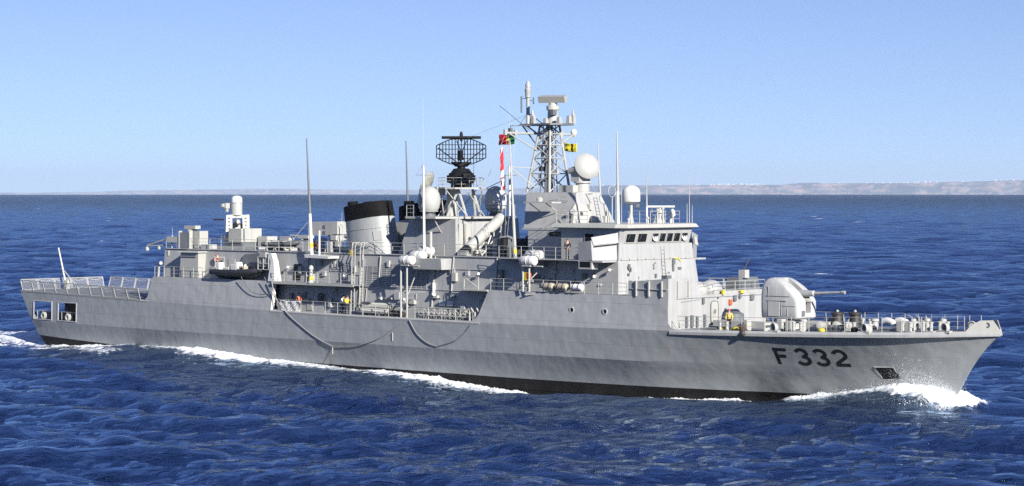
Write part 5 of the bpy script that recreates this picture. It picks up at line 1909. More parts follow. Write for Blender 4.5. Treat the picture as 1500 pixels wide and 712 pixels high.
def lifebuoy(label, s, t, z, yaw=0.0):
    o = thing("lifebuoy", label, "lifebuoy", s, t, z, yaw, "orange lifebuoys hung on the ship")
    m = MB()
    n = 18
    for k in range(n):
        a0, a1 = 2 * math.pi * k / n, 2 * math.pi * (k + 1) / n
        m.tube((.28 * math.cos(a0), 0, .28 * math.sin(a0)), (.28 * math.cos(a1), 0, .28 * math.sin(a1)), .085, n=8)
    m.build("ring", ORANGE, o, smooth=True)
    m = MB()
    for a in (45, 135, 225, 315):
        a0, a1 = R(a - 9), R(a + 9)
        m.tube((.28 * math.cos(a0), 0, .28 * math.sin(a0)), (.28 * math.cos(a1), 0, .28 * math.sin(a1)), .09, n=8)
    m.build("white_band", WHITEC, o)


lifebuoy("orange lifebuoy hung above the black rigid inflatable boat", 33.4, 5.62, 10.2)
lifebuoy("orange lifebuoy hung on the rail aft of the funnel near the launcher", 47.9, 5.3, 11.75)

# ---- people
def chain_mesh(name, mat, parent, verts, edges, radii, sub=1, root=0):
    me = bpy.data.meshes.new(name)
    me.from_pydata([(v[0], v[1], v[2]) for v in verts], edges, [])
    me.materials.append(mat)
    o = bpy.data.objects.new(name, me)
    COL.objects.link(o)
    o.parent = parent
    sk = o.modifiers.new("skin", 'SKIN')
    sk.use_smooth_shade = True
    for i, r in enumerate(radii):
        me.skin_vertices[0].data[i].radius = r if isinstance(r, tuple) else (r, r)
    me.skin_vertices[0].data[root].use_root = True
    sb = o.modifiers.new("smooth", 'SUBSURF')
    sb.levels = sb.render_levels = sub
    return o


def person(label, s, t, z, yaw, top, legs, hat, arms=((.05, .32), (.05, .32)), lean=0.0, step=.08, group=None):
    """Standing figure; x is forward. arms: (forward, outward) reach of each hand."""
    o = thing("person", label, "person", s, t, z, yaw, group)
    k = lean
    J = {'pelvis': (0, 0, .96), 'spine': (.5 * k * .3, 0, 1.18), 'chest': (k * .5, 0, 1.40), 'neck': (k * .7, 0, 1.53), 'head': (k * .8 + .02, 0, 1.66), 'crown': (k * .8, 0, 1.76), 'nose': (k * .8 + .11, 0, 1.65)}
    V, E, RR = [], [], []

    def add(p, r, frm=None):
        V.append(p)
        RR.append(r)
        if frm is not None:
            E.append((frm, len(V) - 1))
        return len(V) - 1
    pe = add(J['pelvis'], (.14, .105))
    sp_ = add(J['spine'], (.13, .10), pe)
    ch = add(J['chest'], (.15, .105), sp_)
    ne = add(J['neck'], .055, ch)
    he = add(J['head'], (.085, .10), ne)
    cr = add(J['crown'], (.07, .08), he)
    add(J['nose'], .015, he)
    add((J['head'][0] - .01, .09, 1.65), .016, he)
    add((J['head'][0] - .01, -.09, 1.65), .016, he)
    jv, je, jr = [J['pelvis'], J['spine'], J['chest']], [(0, 1), (1, 2)], [(.165, .13), (.155, .125), (.175, .13)]
    tv, te, tr = [(0, 0, .98)], [], [(.155, .125)]
    for sg, (fw, ow) in zip((1, -1), arms):
        sh = (J['chest'][0], sg * .19, 1.42)
        hand = (J['chest'][0] + fw, sg * (.12 + ow * .35), .88 + .9 * max(0, fw) * .8)
        el = ((sh[0] + hand[0]) / 2 - .06, sg * (.2 + ow * .3), (sh[2] + hand[2]) / 2 - .03)
        a = add(sh, .055, ch)
        b = add(el, .043, a)
        c = add(hand, .03, b)
        d = Vector(hand) - Vector(el)
        d.normalize()
        pm = add(tuple(Vector(hand) + d * .07), (.04, .018), c)
        for q in range(4):
            f0 = Vector(hand) + d * .11 + Vector((.03 - .02 * q, 0, 0))
            f1 = f0 + d * (.06 - .006 * abs(q - 1.5)) + Vector((.008, -sg * .015, 0))
            add(tuple(f1), .009, add(tuple(f0), .010, pm))
        add(tuple(Vector(hand) + d * .08 + Vector((.06, 0, .01))), .010, c)
        n0 = len(jv)
        jv += [sh, el, tuple(Vector(el) + (Vector(hand) - Vector(el)) * .92)]
        jr += [.08, .062, .05]
        je += [(2, n0), (n0, n0 + 1), (n0 + 1, n0 + 2)]
        hp = (0, sg * .09, .92)
        kn = (.03 + sg * step * .5, sg * .10, .50)
        an = (sg * step, sg * .11, .09)
        a = add(hp, .085, pe)
        b = add(kn, .055, a)
        c = add(an, .04, b)
        add((an[0] + .17, an[1], .04), .04, c)
        n0 = len(tv)
        tv += [hp, kn, (an[0], an[1], .12)]
        tr += [.105, .078, .066]
        te += [(0, n0), (n0, n0 + 1), (n0 + 1, n0 + 2)]
    chain_mesh("body", SKIN, o, V, E, RR, 1)
    chain_mesh("jacket", top, o, jv, je, jr, 1)
    chain_mesh("trousers", legs, o, tv, te, tr, 1)
    m = MB()
    for sg in (1, -1):
        m.ell((sg * step + .06, -sg * .11, .06), .16, .06, .065, 10, 6)
    m.build("boots", BLACK, o, smooth=True)
    m = MB().ell((J['head'][0] - .012, 0, 1.715), .115, .105, .10, 14, 8)
    if hat is not NAVY and hat is not BRONZE:
        m.lathe((J['head'][0] + .01, 0, 1.70), (0, 0, 1), [(0, .135), (.02, .13)], 14)
    m.build("hair" if hat is BRONZE else "helmet" if hat in (RED, YELC, ORANGE) else "cap", hat, o, smooth=True)
    return o


person("sailor in dark uniform standing at the bridge wing railing beside the name board", 81.6, 6.1, Z2, R(-70), NAVY, NAVY, BRONZE, ((.12, .3), (.05, .3)))
person("sailor in dark clothes looking over the bridge wing bulwark next to the wheelhouse side window", 85.0, 6.1, Z2, R(-80), NAVY, NAVY, BRONZE)
person("dark clothed sailor standing in the shadow further aft inside the bridge wing", 84.3, 5.6, Z2, R(-60), NAVY, NAVY, NAVY)
person("sailor in yellow jacket and red helmet standing on the foredeck behind the gun turret", 98.9, 5.5, z_deck(99) + .05, R(-60), YELC, NAVY, RED)
person("sailor in orange vest standing behind the white rope net in the dark side opening", 46.6, 6.2, 5.38, R(-80), ORANGE, NAVY, ORANGE)
person("crew member in yellow jacket working by the side ladders above the torpedo tubes", 53.6, 6.3, 5.34, R(-20), YELC, NAVY, BRONZE, ((.35, .3), (.3, .3)), .15)
person("crew member in white shirt bending beside the one in the yellow jacket", 52.8, 6.25, 5.34, R(10), WHITEC, NAVY, NAVY, ((.4, .2), (.4, .2)), .25)

# ---- ropes and hoses hanging along the side
def hang(name, label, cat, pts, r, mat, off=.09):
    dense = []
    P_ = [(s, z) for s, z in pts]
    for i in range(len(P_) - 1):
        p0, p1, p2, p3 = P_[max(i - 1, 0)], P_[i], P_[i + 1], P_[min(i + 2, len(P_) - 1)]
        for k in range(8):
            u = k / 8
            f = lambda a, b, c, d: .5 * (2 * b + (c - a) * u + (2 * a - 5 * b + 4 * c - d) * u * u + (3 * b - a - 3 * c + d) * u ** 3)
            dense.append((f(p0[0], p1[0], p2[0], p3[0]), f(p0[1], p1[1], p2[1], p3[1])))
    dense.append(P_[-1])
    pts3 = []
    for s, z in dense:
        t = hull_t(s, min(z, z_deck(s))) if z < z_deck(s) else t_deck(s) + (6.66 - t_deck(s)) * (z - z_deck(s)) / 2.8
        pts3.append((s, max(t, t_deck(s) - .1) + off, z))
    o = MB().path(pts3, r, 7).build(name, mat, None, smooth=True)
    o.location, o.rotation_euler = ORIGIN, (0, 0, HEADING)
    return tag(o, label, cat)


hang("refuelling_hose", "thick grey hose hanging in a long loop from the after davit down the hull side", "hose", [(43.6, 8.5), (44.3, 6.6), (45.8, 5.4), (47.1, 4.6), (50.0, 3.2), (52.6, 2.3)], .05, ROPE)
hang("mooring_rope", "thin rope rising from the end of the long hose to the raft rack posts", "rope", [(52.6, 2.3), (55.8, 2.5), (59.0, 3.3), (62.0, 4.95)], .035, ROPE)
hang("hose_loop", "shorter pale hose loop hanging below the stowed gangway", "hose", [(63.1, 5.2), (64.2, 3.95), (65.6, 3.2), (66.8, 2.95)], .045, ROPE)
hang("thin_rope", "thin dark rope curving up from the shorter hose loop to the gangway end", "rope", [(66.8, 2.95), (68.9, 3.5), (70.2, 4.3), (71.0, 5.1)], .028, DARKG)
hang("boat_rope", "dark rope drooping from the black rigid inflatable boat over the hull side", "rope", [(39.0, 8.55), (40.3, 7.3), (41.7, 6.9), (43.4, 7.0)], .035, DARKG)
hang("boat_painter", "second dark rope running from the boat davit down to the side opening", "rope", [(42.6, 8.6), (43.2, 7.6), (43.9, 6.9), (45.2, 5.6)], .035, DARKG)
for s, z in ((52.6, 2.3), (60.9, 3.95)):
    MB().tube((s, hull_t(s, z) + .06, z), (s, hull_t(s, z) + .06, z - .75), .05).build("rope_tail", LIGHT, hull)

# ---- flags
def cloth(name, label, s, t, z, wd, ht, mats, pick, yaw=0.0, droop=.0, amp=.10, group=None, nx=14, ny=9):
    """A waving cloth; its hoist is the edge at (s, t), it streams aft."""
    me = bpy.data.meshes.new(name)
    V, F, MI = [], [], []
    for j in range(ny + 1):
        for i in range(nx + 1):
            u, v = i / nx, j / ny
            V.append((-u * wd, amp * u * math.sin(6.5 * u + 1.8 * v) + .04 * math.sin(9 * v + 3 * u), (v - .5) * ht - droop * u * u - .05 * ht * math.sin(5 * u)))
    for j in range(ny):
        for i in range(nx):
            F.append((j * (nx + 1) + i, j * (nx + 1) + i + 1, (j + 1) * (nx + 1) + i + 1, (j + 1) * (nx + 1) + i))
            MI.append(pick((i + .5) / nx, (j + .5) / ny))
    me.from_pydata(V, [], F)
    for x in mats:
        me.materials.append(x)
    for p, mi in zip(me.polygons, MI):
        p.material_index = mi
        p.use_smooth = True
    o = bpy.data.objects.new(name, me)
    COL.objects.link(o)
    o.location = ship_point(s, t, z)
    o.rotation_euler = (0, 0, HEADING + yaw)
    sol = o.modifiers.new("thick", 'SOLIDIFY')
    sol.thickness = .008
    return tag(o, label, "flag", group)


def natl(u, v):
    if (u - .4) ** 2 * 2.2 + (v - .5) ** 2 < .02:
        return 2
    return 0 if u < .36 else 1


cloth("national_flag", "red and green national flag flying below the end of the foremast yard", 72.6, 3.25, 21.75, 1.75, .95, [GREENC, REDC, YELC], natl, R(10), .15)
SG = "signal flags hoisted below the national flag"
specs = [("upper red and white signal flag hanging just below the national flag", 20.55, lambda u, v: int(u + v > 1.0)),
         ("red pennant in the middle of the signal flag hoist", 19.6, lambda u, v: 0),
         ("white signal flag with a red edge in the middle of the hoist", 18.75, lambda u, v: int(.15 < v < .8)),
         ("lowest red and white signal flag hanging beside the white satellite dome", 17.65, lambda u, v: int((u < .5) ^ (v < .4)))]
for lb_, z, pk in specs:
    cloth("signal_flag", lb_, 72.2, 4.35 - .03 * (22 - z), z, .34, .95, [REDC, WHITEC], pk, R(20), .35, .12, SG, 8, 8)
cloth("yellow_flag", "yellow signal flag with dark patches flying under the yard beside the lattice mast", 74.6, -2.9, 21.0, 1.5, .75, [YELC, BLACK], lambda u, v: int(.28 < u < .42 or (.62 < u < .8 and v < .35)), R(5), -.05, .1)
m = MB()
m.tube((72.75, 4.4, 22.2), (71.5, 3.9, 12.9), .014, n=4)
m.tube((72.75, 4.2, 22.2), (72.0, 3.9, 12.9), .014, n=4)
m.tube((72.75, 3.3, 22.2), (72.3, 3.9, 12.9), .014, n=4)
m.tube((72.75, 4.6, 22.2), (69.0, 5.0, 14.7), .018, n=4)
m.tube((72.75, -4.5, 22.2), (77.0, -3.0, 16.5), .016, n=4)
m.tube((72.75, -3.0, 22.2), (75.3, -2.9, 16.9), .014, n=4)
m.tube((71.0, 0, 24), (63.4, 0, 22.0), .012, n=4)
m.build("halyard", LIGHT, ship)

# ------------------------------------------------------------------ the sea
EARTH = 6.371e6
rng = np.random.default_rng(11)
r_in = np.array([0.0, 25.0, 50.0, 75.0, 95.0])
n_r = 1500
r_out = 110.0 * np.exp(np.linspace(0, math.log(19000 / 110.0), n_r))
rad = np.concatenate([r_in, r_out])
dense_a = np.linspace(R(-15.5), R(15.5), 780)
side_a = np.linspace(R(15.5), R(344.5), 70)[1:-1]
ang = np.concatenate([dense_a, side_a])          # measured clockwise from +Y
NR, NA = len(rad), len(ang)
RR_, AA_ = np.meshgrid(rad, ang, indexing='ij')
X = RR_ * np.sin(AA_)
Y = RR_ * np.cos(AA_)
dr = np.gradient(rad)[:, None] * np.ones_like(AA_)
da = np.gradient(ang)[None, :] * RR_
sp_loc = np.maximum(dr, np.minimum(np.abs(da), 60))
Z = np.zeros_like(X)
crest = np.zeros_like(X)
NW = 110
lam = np.exp(rng.uniform(math.log(1.3), math.log(26.0), NW))
wdir = R(256) + rng.normal(0, 1, NW) * np.where(lam < 5, R(30), R(24))
ph0 = rng.uniform(0, 2 * math.pi, NW)
DX, DY = np.zeros_like(X), np.zeros_like(X)
for l, d, p in zip(lam, wdir, ph0):
    k = 2 * math.pi / l
    amp = (0.046 if l < 3.5 else 0.050 if l < 7 else 0.042 if l < 14 else 0.026) / k
    wgt = np.clip((l / sp_loc - 2.0) / 2.0, 0, 1)
    rows = np.where(wgt.max(axis=1) > 0)[0]
    if len(rows) == 0:
        continue
    e = rows[-1] + 1
    th = k * (X[:e] * math.cos(d) + Y[:e] * math.sin(d)) + p
    Z[:e] += wgt[:e] * amp * np.sin(th)
    DX[:e] -= wgt[:e] * amp * .45 * math.cos(d) * np.cos(th)
    DY[:e] -= wgt[:e] * amp * .45 * math.sin(d) * np.cos(th)
swell = Z.copy()
c_, n_ = math.cos(HEADING), math.sin(HEADING)
S_ = (X - ORIGIN.x) * c_ + (Y - ORIGIN.y) * n_
T_ = (X - ORIGIN.x) * n_ - (Y - ORIGIN.y) * c_
wl_tab_s = np.linspace(-5, 122, 255)
wl_tab = np.array([half_breadth(min(max(station_of(s, 0.0), 0), 121.2), 0.0) if 3 < s < 116.4 else 0.0 for s in wl_tab_s])
wlb = np.interp(S_, wl_tab_s, wl_tab, left=0, right=0)
dist = np.abs(T_) - wlb
dpos = np.maximum(dist, 0)
prof_s = [-60, -30, -12, -4, 4, 10, 16, 21, 33, 42, 50, 59, 67, 73, 79, 85, 90, 95, 99, 103, 107, 110, 113, 115.5, 117, 118.5, 122]
prof_z = [0, .2, -.1, .35, .05, .15, .3, .75, .9, .35, .35, .2, -.35, -.85, -1.1, -1.0, -.65, -.5, -.45, -.1, .25, .5, .6, .55, .4, .15, 0]
eta = np.interp(S_, prof_s, prof_z)
near = np.exp(-(dpos / 7.5) ** 2) * np.exp(-np.maximum(0, -S_) / 40.0)
hull_mask = np.clip(1 - near * .75, 0, 1)
Z = Z * hull_mask + eta * near
# diverging bow wave on both sides
tb = 1.0 + (118.0 - S_) * .33
bw_ = np.exp(-((np.abs(T_) - tb) / 1.9) ** 2) * np.clip((118 - S_) / 5, 0, 1) * np.exp(-np.maximum(0, 118 - S_) / 32.0)
Z += .62 * bw_ - .35 * np.exp(-((np.abs(T_) - tb + 4.5) / 2.6) ** 2) * np.clip((114 - S_) / 8, 0, 1) * np.exp(-np.maximum(0, 118 - S_) / 34.0)
# transverse stern waves
st_ = np.clip(-S_ / 4, 0, 1) * np.exp(-np.maximum(0, -S_) / 70.0) * np.exp(-(T_ / (8 + .12 * np.maximum(0, -S_))) ** 2)
Z += .4 * st_ * np.cos((S_ + 6) * 2 * math.pi / 26)
X2, Y2 = X + DX * hull_mask, Y + DY * hull_mask
Z2_ = Z - RR_ ** 2 / (2 * EARTH)

# foam amount
def bump1(x, a, b, e0=3.0, e1=3.0):
    return np.clip((x - a) / e0 + .5, 0, 1) * np.clip((b - x) / e1 + .5, 0, 1)


def lump(seed, sc):
    g = np.random.default_rng(seed)
    o = np.zeros_like(S_)
    for _ in range(7):
        a, q = g.uniform(0, 6.28), g.uniform(.5, 1.6) / sc
        o += np.sin(S_ * q * math.cos(a) + T_ * q * math.sin(a) * 1.5 + g.uniform(0, 6.28))
    return o / 4.0


LN = lump(3, 3.0)
foam = np.zeros_like(S_)
star = T_ > -2
def strip(a, b, c, wd, amt, e0=3, e1=3):
    d_ = dist - c
    return amt * bump1(S_, a, b, e0, e1) * np.exp(-(np.maximum(d_, 0) / wd) ** 2) * np.clip((dist - c) / .5 + 2.2, 0, 1)


for f in (strip(102.5, 118.8, 0, 2.9, 1.3, 2, .5), strip(106, 118.6, 1.0, 2.2, 1.12), strip(90.5, 99.5, 0, 3.4, 1.12, 2, 1.5), strip(74, 93, 0, 2.2, 1.12), strip(60, 80, 0, 2.8, 1.05), strip(46, 63, 0, 3.6, 1.05), strip(30, 50, 0, 3.0, 1.1),
          strip(22, 33, 0, 2.4, 1.0), strip(2, 22, 0, 3.6, .95), strip(6, 24, 4.0, 3.2, .72)):
    foam = np.maximum(foam, f)
foam = np.maximum(foam, .62 * np.clip(bw_ * 1.2 - .45, 0, 1) * bump1(S_, 96, 117))
wake = np.clip(-(S_ - 4.5) / 1.5, 0, 1) * np.exp(-(T_ / (8.2 + .06 * np.maximum(0, -S_))) ** 4) * np.exp(-np.maximum(0, -S_) / 55.0)
foam = np.maximum(foam, 1.05 * wake)
for sg in (1, -1):    # stern quarter wave crests
    tt = 6.5 + .34 * (6 - S_)
    foam = np.maximum(foam, .98 * np.exp(-((T_ * sg - tt) / 1.6) ** 2) * np.clip((8 - S_) / 6, 0, 1) * np.exp(-np.maximum(0, -S_) / 45.0))
foam = foam * (1 + .20 * LN)
# whitecaps scattered over the open sea
caps = []
for _ in range(260):
    r = 330.0 * math.exp(rng.uniform(0.0, math.log(9000 / 330.0)))
    a = rng.uniform(R(-15), R(15))
    caps.append((r, a, rng.uniform(.35, 1.0)))
for px_c, py_c, sz in ((1192, 401, 2.0), (1168, 400, .9), (1202, 320, 1.6), (1252, 326, 1.7), (1168, 337, 1.3), (162, 321, 1.1), (320, 690, .4), (372, 322, 1.0)):
    a = math.atan((px_c - 750) / FOCAL_PX)
    caps.append((CAM_H * FOCAL_PX / (py_c - MATH_HORIZON) / math.cos(a), a, sz))
for r, a, sz in caps:
    i = np.searchsorted(rad, r)
    wr = min(.9 * sz + r * .0010 * sz, 4.5)
    i0, i1 = np.searchsorted(rad, r - 4 * wr), np.searchsorted(rad, r + 4 * wr)
    i0, i1 = max(i0 - 1, 5), min(max(i1 + 1, i0 + 3), NR)
    lw_ = (1.1 + rng.uniform(0, 1.6)) * sz + r * .0011 * sz
    j0, j1 = np.searchsorted(dense_a, a - 4 * lw_ / r), np.searchsorted(dense_a, a + 4 * lw_ / r)
    if j1 <= j0:
        continue
    sub = np.s_[i0:i1, j0:j1]
    ddr, dda = (RR_[sub] - r), (AA_[sub] - a) * r
    if abs((X[i, (j0 + j1) // 2] - ORIGIN.x) * n_ - (Y[i, (j0 + j1) // 2] - ORIGIN.y) * c_) < 9 and -3 < S_[i, (j0 + j1) // 2] < 118:
        continue
    ddr = ddr - .25 * dda * math.sin(r)
    foam[sub] = np.maximum(foam[sub], .92 * np.exp(-(ddr / wr) ** 2 - (dda / lw_) ** 2))
churn = np.clip(foam - .35, 0, 1) * np.where(RR_ < 320, 1, 0)
Z2_ += churn * rng.normal(0, .05, Z2_.shape) + churn * .16 * lump(9, .55) + churn * .30
ridge = np.exp(-((dist - 1.1) / 1.1) ** 2) * np.interp(S_, [100, 104, 108, 112, 115, 117, 118.6, 119.5], [.1, .4, .6, .65, .65, .55, .25, 0])
Z2_ += ridge * (1 + .25 * LN)

me = bpy.data.meshes.new("sea")
nv = NR * NA
co = np.stack([X2, Y2, Z2_], -1).reshape(-1, 3)
me.vertices.add(nv)
me.vertices.foreach_set("co", co.astype(np.float32).ravel())
ii, jj = np.meshgrid(np.arange(NR - 1), np.arange(NA), indexing='ij')
j2 = (jj + 1) % NA
quads = np.stack([ii * NA + jj, (ii + 1) * NA + jj, (ii + 1) * NA + j2, ii * NA + j2], -1).reshape(-1, 4)
nf = len(quads)
me.loops.add(nf * 4)
me.loops.foreach_set("vertex_index", quads.astype(np.int32).ravel())
me.polygons.add(nf)
me.polygons.foreach_set("loop_start", (np.arange(nf) * 4).astype(np.int32))
me.polygons.foreach_set("use_smooth", np.ones(nf, dtype=bool))
me.update(calc_edges=True)
at_ = me.attributes.new("foam", 'FLOAT', 'POINT')
at_.data.foreach_set("value", np.clip(foam, 0, 1.4).astype(np.float32).ravel())
sea = bpy.data.objects.new("sea", me)
COL.objects.link(sea)
tag(sea, None, None, None, "structure")

m = bpy.data.materials.new("sea_water")
m.use_nodes = True
n, l = m.node_tree.nodes, m.node_tree.links
b = n["Principled BSDF"]
b.inputs["Base Color"].default_value = (0.0010, 0.0045, 0.017, 1)
b.inputs["Roughness"].default_value = 0.5
b.inputs["Specular IOR Level"].default_value = 0.0
tc = n.new("ShaderNodeNewGeometry")
gl = n.new("ShaderNodeBsdfGlossy")
gl.inputs["Roughness"].default_value = 0.04
gl.inputs["Color"].default_value = (0.52, 0.66, 0.84, 1)
fre = n.new("ShaderNodeFresnel")
fre.inputs["IOR"].default_value = 1.333
frm = n.new("ShaderNodeMapRange")           # small unresolved waves shadow each other at grazing angles
frm.inputs[1].default_value, frm.inputs[2].default_value = 0.0, 0.8
frm.inputs[3].default_value, frm.inputs[4].default_value = 0.0, 0.62
l.new(fre.outputs[0], frm.inputs[0])
wm = n.new("ShaderNodeMixShader")
dtn = n.new("ShaderNodeVectorMath")         # wave shadowing: the flatter the view, the more only near faces show
dtn.operation = 'DOT_PRODUCT'
l.new(tc.outputs["True Normal"], dtn.inputs[0])
l.new(tc.outputs["Incoming"], dtn.inputs[1])
shd = n.new("ShaderNodeMapRange")
shd.inputs[1].default_value, shd.inputs[2].default_value = 0.004, 0.085
shd.inputs[3].default_value, shd.inputs[4].default_value = 0.56, 1.18
l.new(dtn.outputs["Value"], shd.inputs[0])
shm = n.new("ShaderNodeMath")
shm.operation = 'MULTIPLY'
l.new(frm.outputs[0], shm.inputs[0])
l.new(shd.outputs[0], shm.inputs[1])
l.new(shm.outputs[0], wm.inputs[0])
l.new(b.outputs[0], wm.inputs[1])
l.new(gl.outputs[0], wm.inputs[2])
hsum = None
for sc_, dist_, det, stretch in ((0.24, 1.75, 7, 1.7), (0.9, .50, 6, 1.5)):
    mp = n.new("ShaderNodeMapping")
    mp.inputs["Rotation"].default_value = (0, 0, R(-12))
    mp.inputs["Scale"].default_value = (sc_ / stretch, sc_, sc_)
    l.new(tc.outputs["Position"], mp.inputs[0])
    no = n.new("ShaderNodeTexNoise")
    no.inputs["Scale"].default_value = 1.0
    no.inputs["Detail"].default_value = det
    no.inputs["Roughness"].default_value = 0.6
    no.inputs["Distortion"].default_value = 0.15
    l.new(mp.outputs[0], no.inputs["Vector"])
    mu = n.new("ShaderNodeMath")
    mu.operation = 'MULTIPLY'
    mu.inputs[1].default_value = dist_
    l.new(no.outputs[0], mu.inputs[0])
    if hsum is None:
        hsum = mu.outputs[0]
    else:
        ad = n.new("ShaderNodeMath")
        l.new(hsum, ad.inputs[0])
        l.new(mu.outputs[0], ad.inputs[1])
        hsum = ad.outputs[0]
bp = n.new("ShaderNodeBump")
bp.inputs["Strength"].default_value = 0.9
bp.inputs["Distance"].default_value = 1.0
l.new(hsum, bp.inputs["Height"])
for nd_ in (b, gl, fre):
    l.new(bp.outputs[0], nd_.inputs["Normal"])
fa = n.new("ShaderNodeAttribute")
fa.attribute_name = "foam"
mp = n.new("ShaderNodeMapping")
mp.inputs["Scale"].default_value = (.9, .9, .9)
l.new(tc.outputs["Position"], mp.inputs[0])
fn_ = n.new("ShaderNodeTexNoise")
fn_.inputs["Scale"].default_value = 1.1
fn_.inputs["Detail"].default_value = 9
fn_.inputs["Roughness"].default_value = 0.68
fn_.inputs["Distortion"].default_value = 1.2
l.new(mp.outputs[0], fn_.inputs["Vector"])
ma = n.new("ShaderNodeMath")
ma.operation = 'MULTIPLY_ADD'
l.new(fn_.outputs[0], ma.inputs[0])
ma.inputs[1].default_value = 1.9
ma.inputs[2].default_value = -1.45
ad = n.new("ShaderNodeMath")
l.new(ma.outputs[0], ad.inputs[0])
l.new(fa.outputs["Fac"], ad.inputs[1])
mr = n.new("ShaderNodeMapRange")
mr.interpolation_type = 'SMOOTHSTEP'
mr.inputs[1].default_value, mr.inputs[2].default_value = 0.02, 0.45
l.new(ad.outputs[0], mr.inputs[0])
fg = n.new("ShaderNodeMath")
fg.operation = 'GREATER_THAN'
fg.inputs[1].default_value = 0.04
l.new(fa.outputs["Fac"], fg.inputs[0])
fm = n.new("ShaderNodeMath")
fm.operation = 'MULTIPLY'
l.new(mr.outputs[0], fm.inputs[0])
l.new(fg.outputs[0], fm.inputs[1])
df = n.new("ShaderNodeBsdfDiffuse")
df.inputs["Color"].default_value = (0.80, 0.83, 0.86, 1)
mx = n.new("ShaderNodeMixShader")
l.new(fm.outputs[0], mx.inputs[0])
l.new(wm.outputs[0], mx.inputs[1])
l.new(df.outputs[0], mx.inputs[2])
l.new(mx.outputs[0], n["Material Output"].inputs[0])
me.materials.append(m)

# spray thrown up at the bow: thousands of small drops
FOAM = bpy.data.materials.new("spray_foam")
FOAM.use_nodes = True
FOAM.node_tree.nodes["Principled BSDF"].inputs["Base Color"].default_value = (.85, .87, .9, 1)
FOAM.node_tree.nodes["Principled BSDF"].inputs["Roughness"].default_value = .5
env = lambda s: np.interp(s, [103, 107, 110, 112.5, 114.5, 116, 117.2, 118.2], [.15, .35, .6, 1.3, 2.2, 2.4, 1.7, .3])
ND = 170000
sd_ = np.where(rng.random(ND) < .67, 118.2 - np.abs(rng.normal(0, 4.0, ND)), rng.uniform(103.5, 117.8, ND))
keep = sd_ > 103
sd_ = sd_[keep]
ND = len(sd_)
hg = env(sd_) * np.minimum(1.6, rng.exponential(.27, ND))
plume = .55 + .45 * np.sin(sd_ * 3.1 + 2.0 * np.sin(sd_ * 1.3))     # torn into tongues
hg = np.where(hg > .35, .35 + (hg - .35) * (.45 + .75 * plume), hg)
ou = np.where(hg < .35, np.abs(rng.normal(0, 1.2, ND)), np.abs(rng.normal(.1, .5, ND)) + .45 * hg * rng.uniform(0, 1.2, ND))
si = np.where(rng.random(ND) < .72, 1, -1)
bz = np.interp(sd_, prof_s, prof_z)
ht_tab = np.array([[hull_t(min(a_, 116.0), z_) for z_ in (0, .75, 1.5, 2.25, 3.0)] for a_ in np.linspace(102, 119, 60)])
zi = np.clip(bz + hg, 0, 2.99) / .75
ai = np.clip((sd_ - 102) / 17 * 59, 0, 58.99)
a0_, z0_ = ai.astype(int), zi.astype(int)
hb = ht_tab[a0_, z0_] + (ht_tab[a0_, z0_ + 1] - ht_tab[a0_, z0_]) * (zi - z0_)
cen = np.stack([sd_ - .4 * hg, -si * (hb + .04 + ou), bz + hg - .05 + .35 * np.exp(-ou)], -1)
size = (.006 + .022 * rng.random(ND) ** 5) * np.where(hg < .3, 1.5, np.where(hg > .7, .65, .9))
vs = (cen[:, None, :] + rng.normal(0, 1.0, (ND, 4, 3)) * size[:, None, None]).reshape(-1, 3)
fs_ = (np.arange(ND)[:, None, None] * 4 + np.array([(0, 1, 2), (0, 3, 1), (0, 2, 3), (1, 3, 2)])[None]).reshape(-1, 3)
me = bpy.data.meshes.new("bow_spray")
me.from_pydata(vs.tolist(), [], fs_.tolist())
me.materials.append(FOAM)
o = bpy.data.objects.new("bow_spray", me)
o.location, o.rotation_euler = ORIGIN, (0, 0, HEADING)
COL.objects.link(o)
tag(o, "white spray thrown up where the bow cuts the sea", None, None, "stuff")

# ------------------------------------------------------------------ the far coast
CY = 40000.0
drop = CY ** 2 / (2 * EARTH)
to_x = lambda px: (px - 750) / FOCAL_PX * CY
to_z = lambda py: CAM_H + (MATH_HORIZON - py) / FOCAL_PX * CY
prof_px = [(-1600, 274), (-900, 276), (-300, 278), (0, 283), (120, 281.5), (200, 279), (280, 277.5), (380, 277), (470, 278), (600, 278.5), (700, 277.5), (820, 274), (900, 272), (1000, 271.5), (1100, 271), (1172, 270.5), (1188, 267.5), (1300, 268.8), (1380, 267.5), (1440, 266), (1500, 264.5), (1800, 266), (2400, 270), (3200, 275)]
far_px = lambda p: np.interp(p, [-1600, 820, 900, 3200], [1.62, 1.62, 1.0, 1.0])
xs = np.linspace(to_x(-1600), to_x(3200), 900)
tops = np.interp(xs, [to_x(a) for a, _ in prof_px], [to_z(b_) for _, b_ in prof_px])
g = np.random.default_rng(5)
nz = sum(np.sin(xs / w_ + g.uniform(0, 6)) * a for w_, a in ((900, 5), (420, 4), (170, 2.5), (70, 1.5)))
kf = far_px(750 + xs / CY * FOCAL_PX)
tops = tops + nz * .7
off = sum(np.sin(xs / w_ + g.uniform(0, 6)) * a for w_, a in ((2300, 500), (900, 300), (330, 130), (110, 50)))
rows = []
for frac, back in ((0, 0), (.25, 25), (.55, 60), (.85, 85), (1.0, 130), (1.02, 600), (.98, 2500)):
    jit = g.normal(0, 10, len(xs)) * (0 < frac < 1)
    zz = -drop * 1.3 + (tops + drop * 1.3) * frac
    zz = CAM_H + (zz - CAM_H) * kf
    rows.append(np.stack([xs * kf, (CY + off + back + jit) * kf, zz], -1))
vv = np.concatenate(rows)
nx_ = len(xs)
ff = [(r * nx_ + i, r * nx_ + i + 1, (r + 1) * nx_ + i + 1, (r + 1) * nx_ + i) for r in range(len(rows) - 1) for i in range(nx_ - 1)]
me = bpy.data.meshes.new("coast")
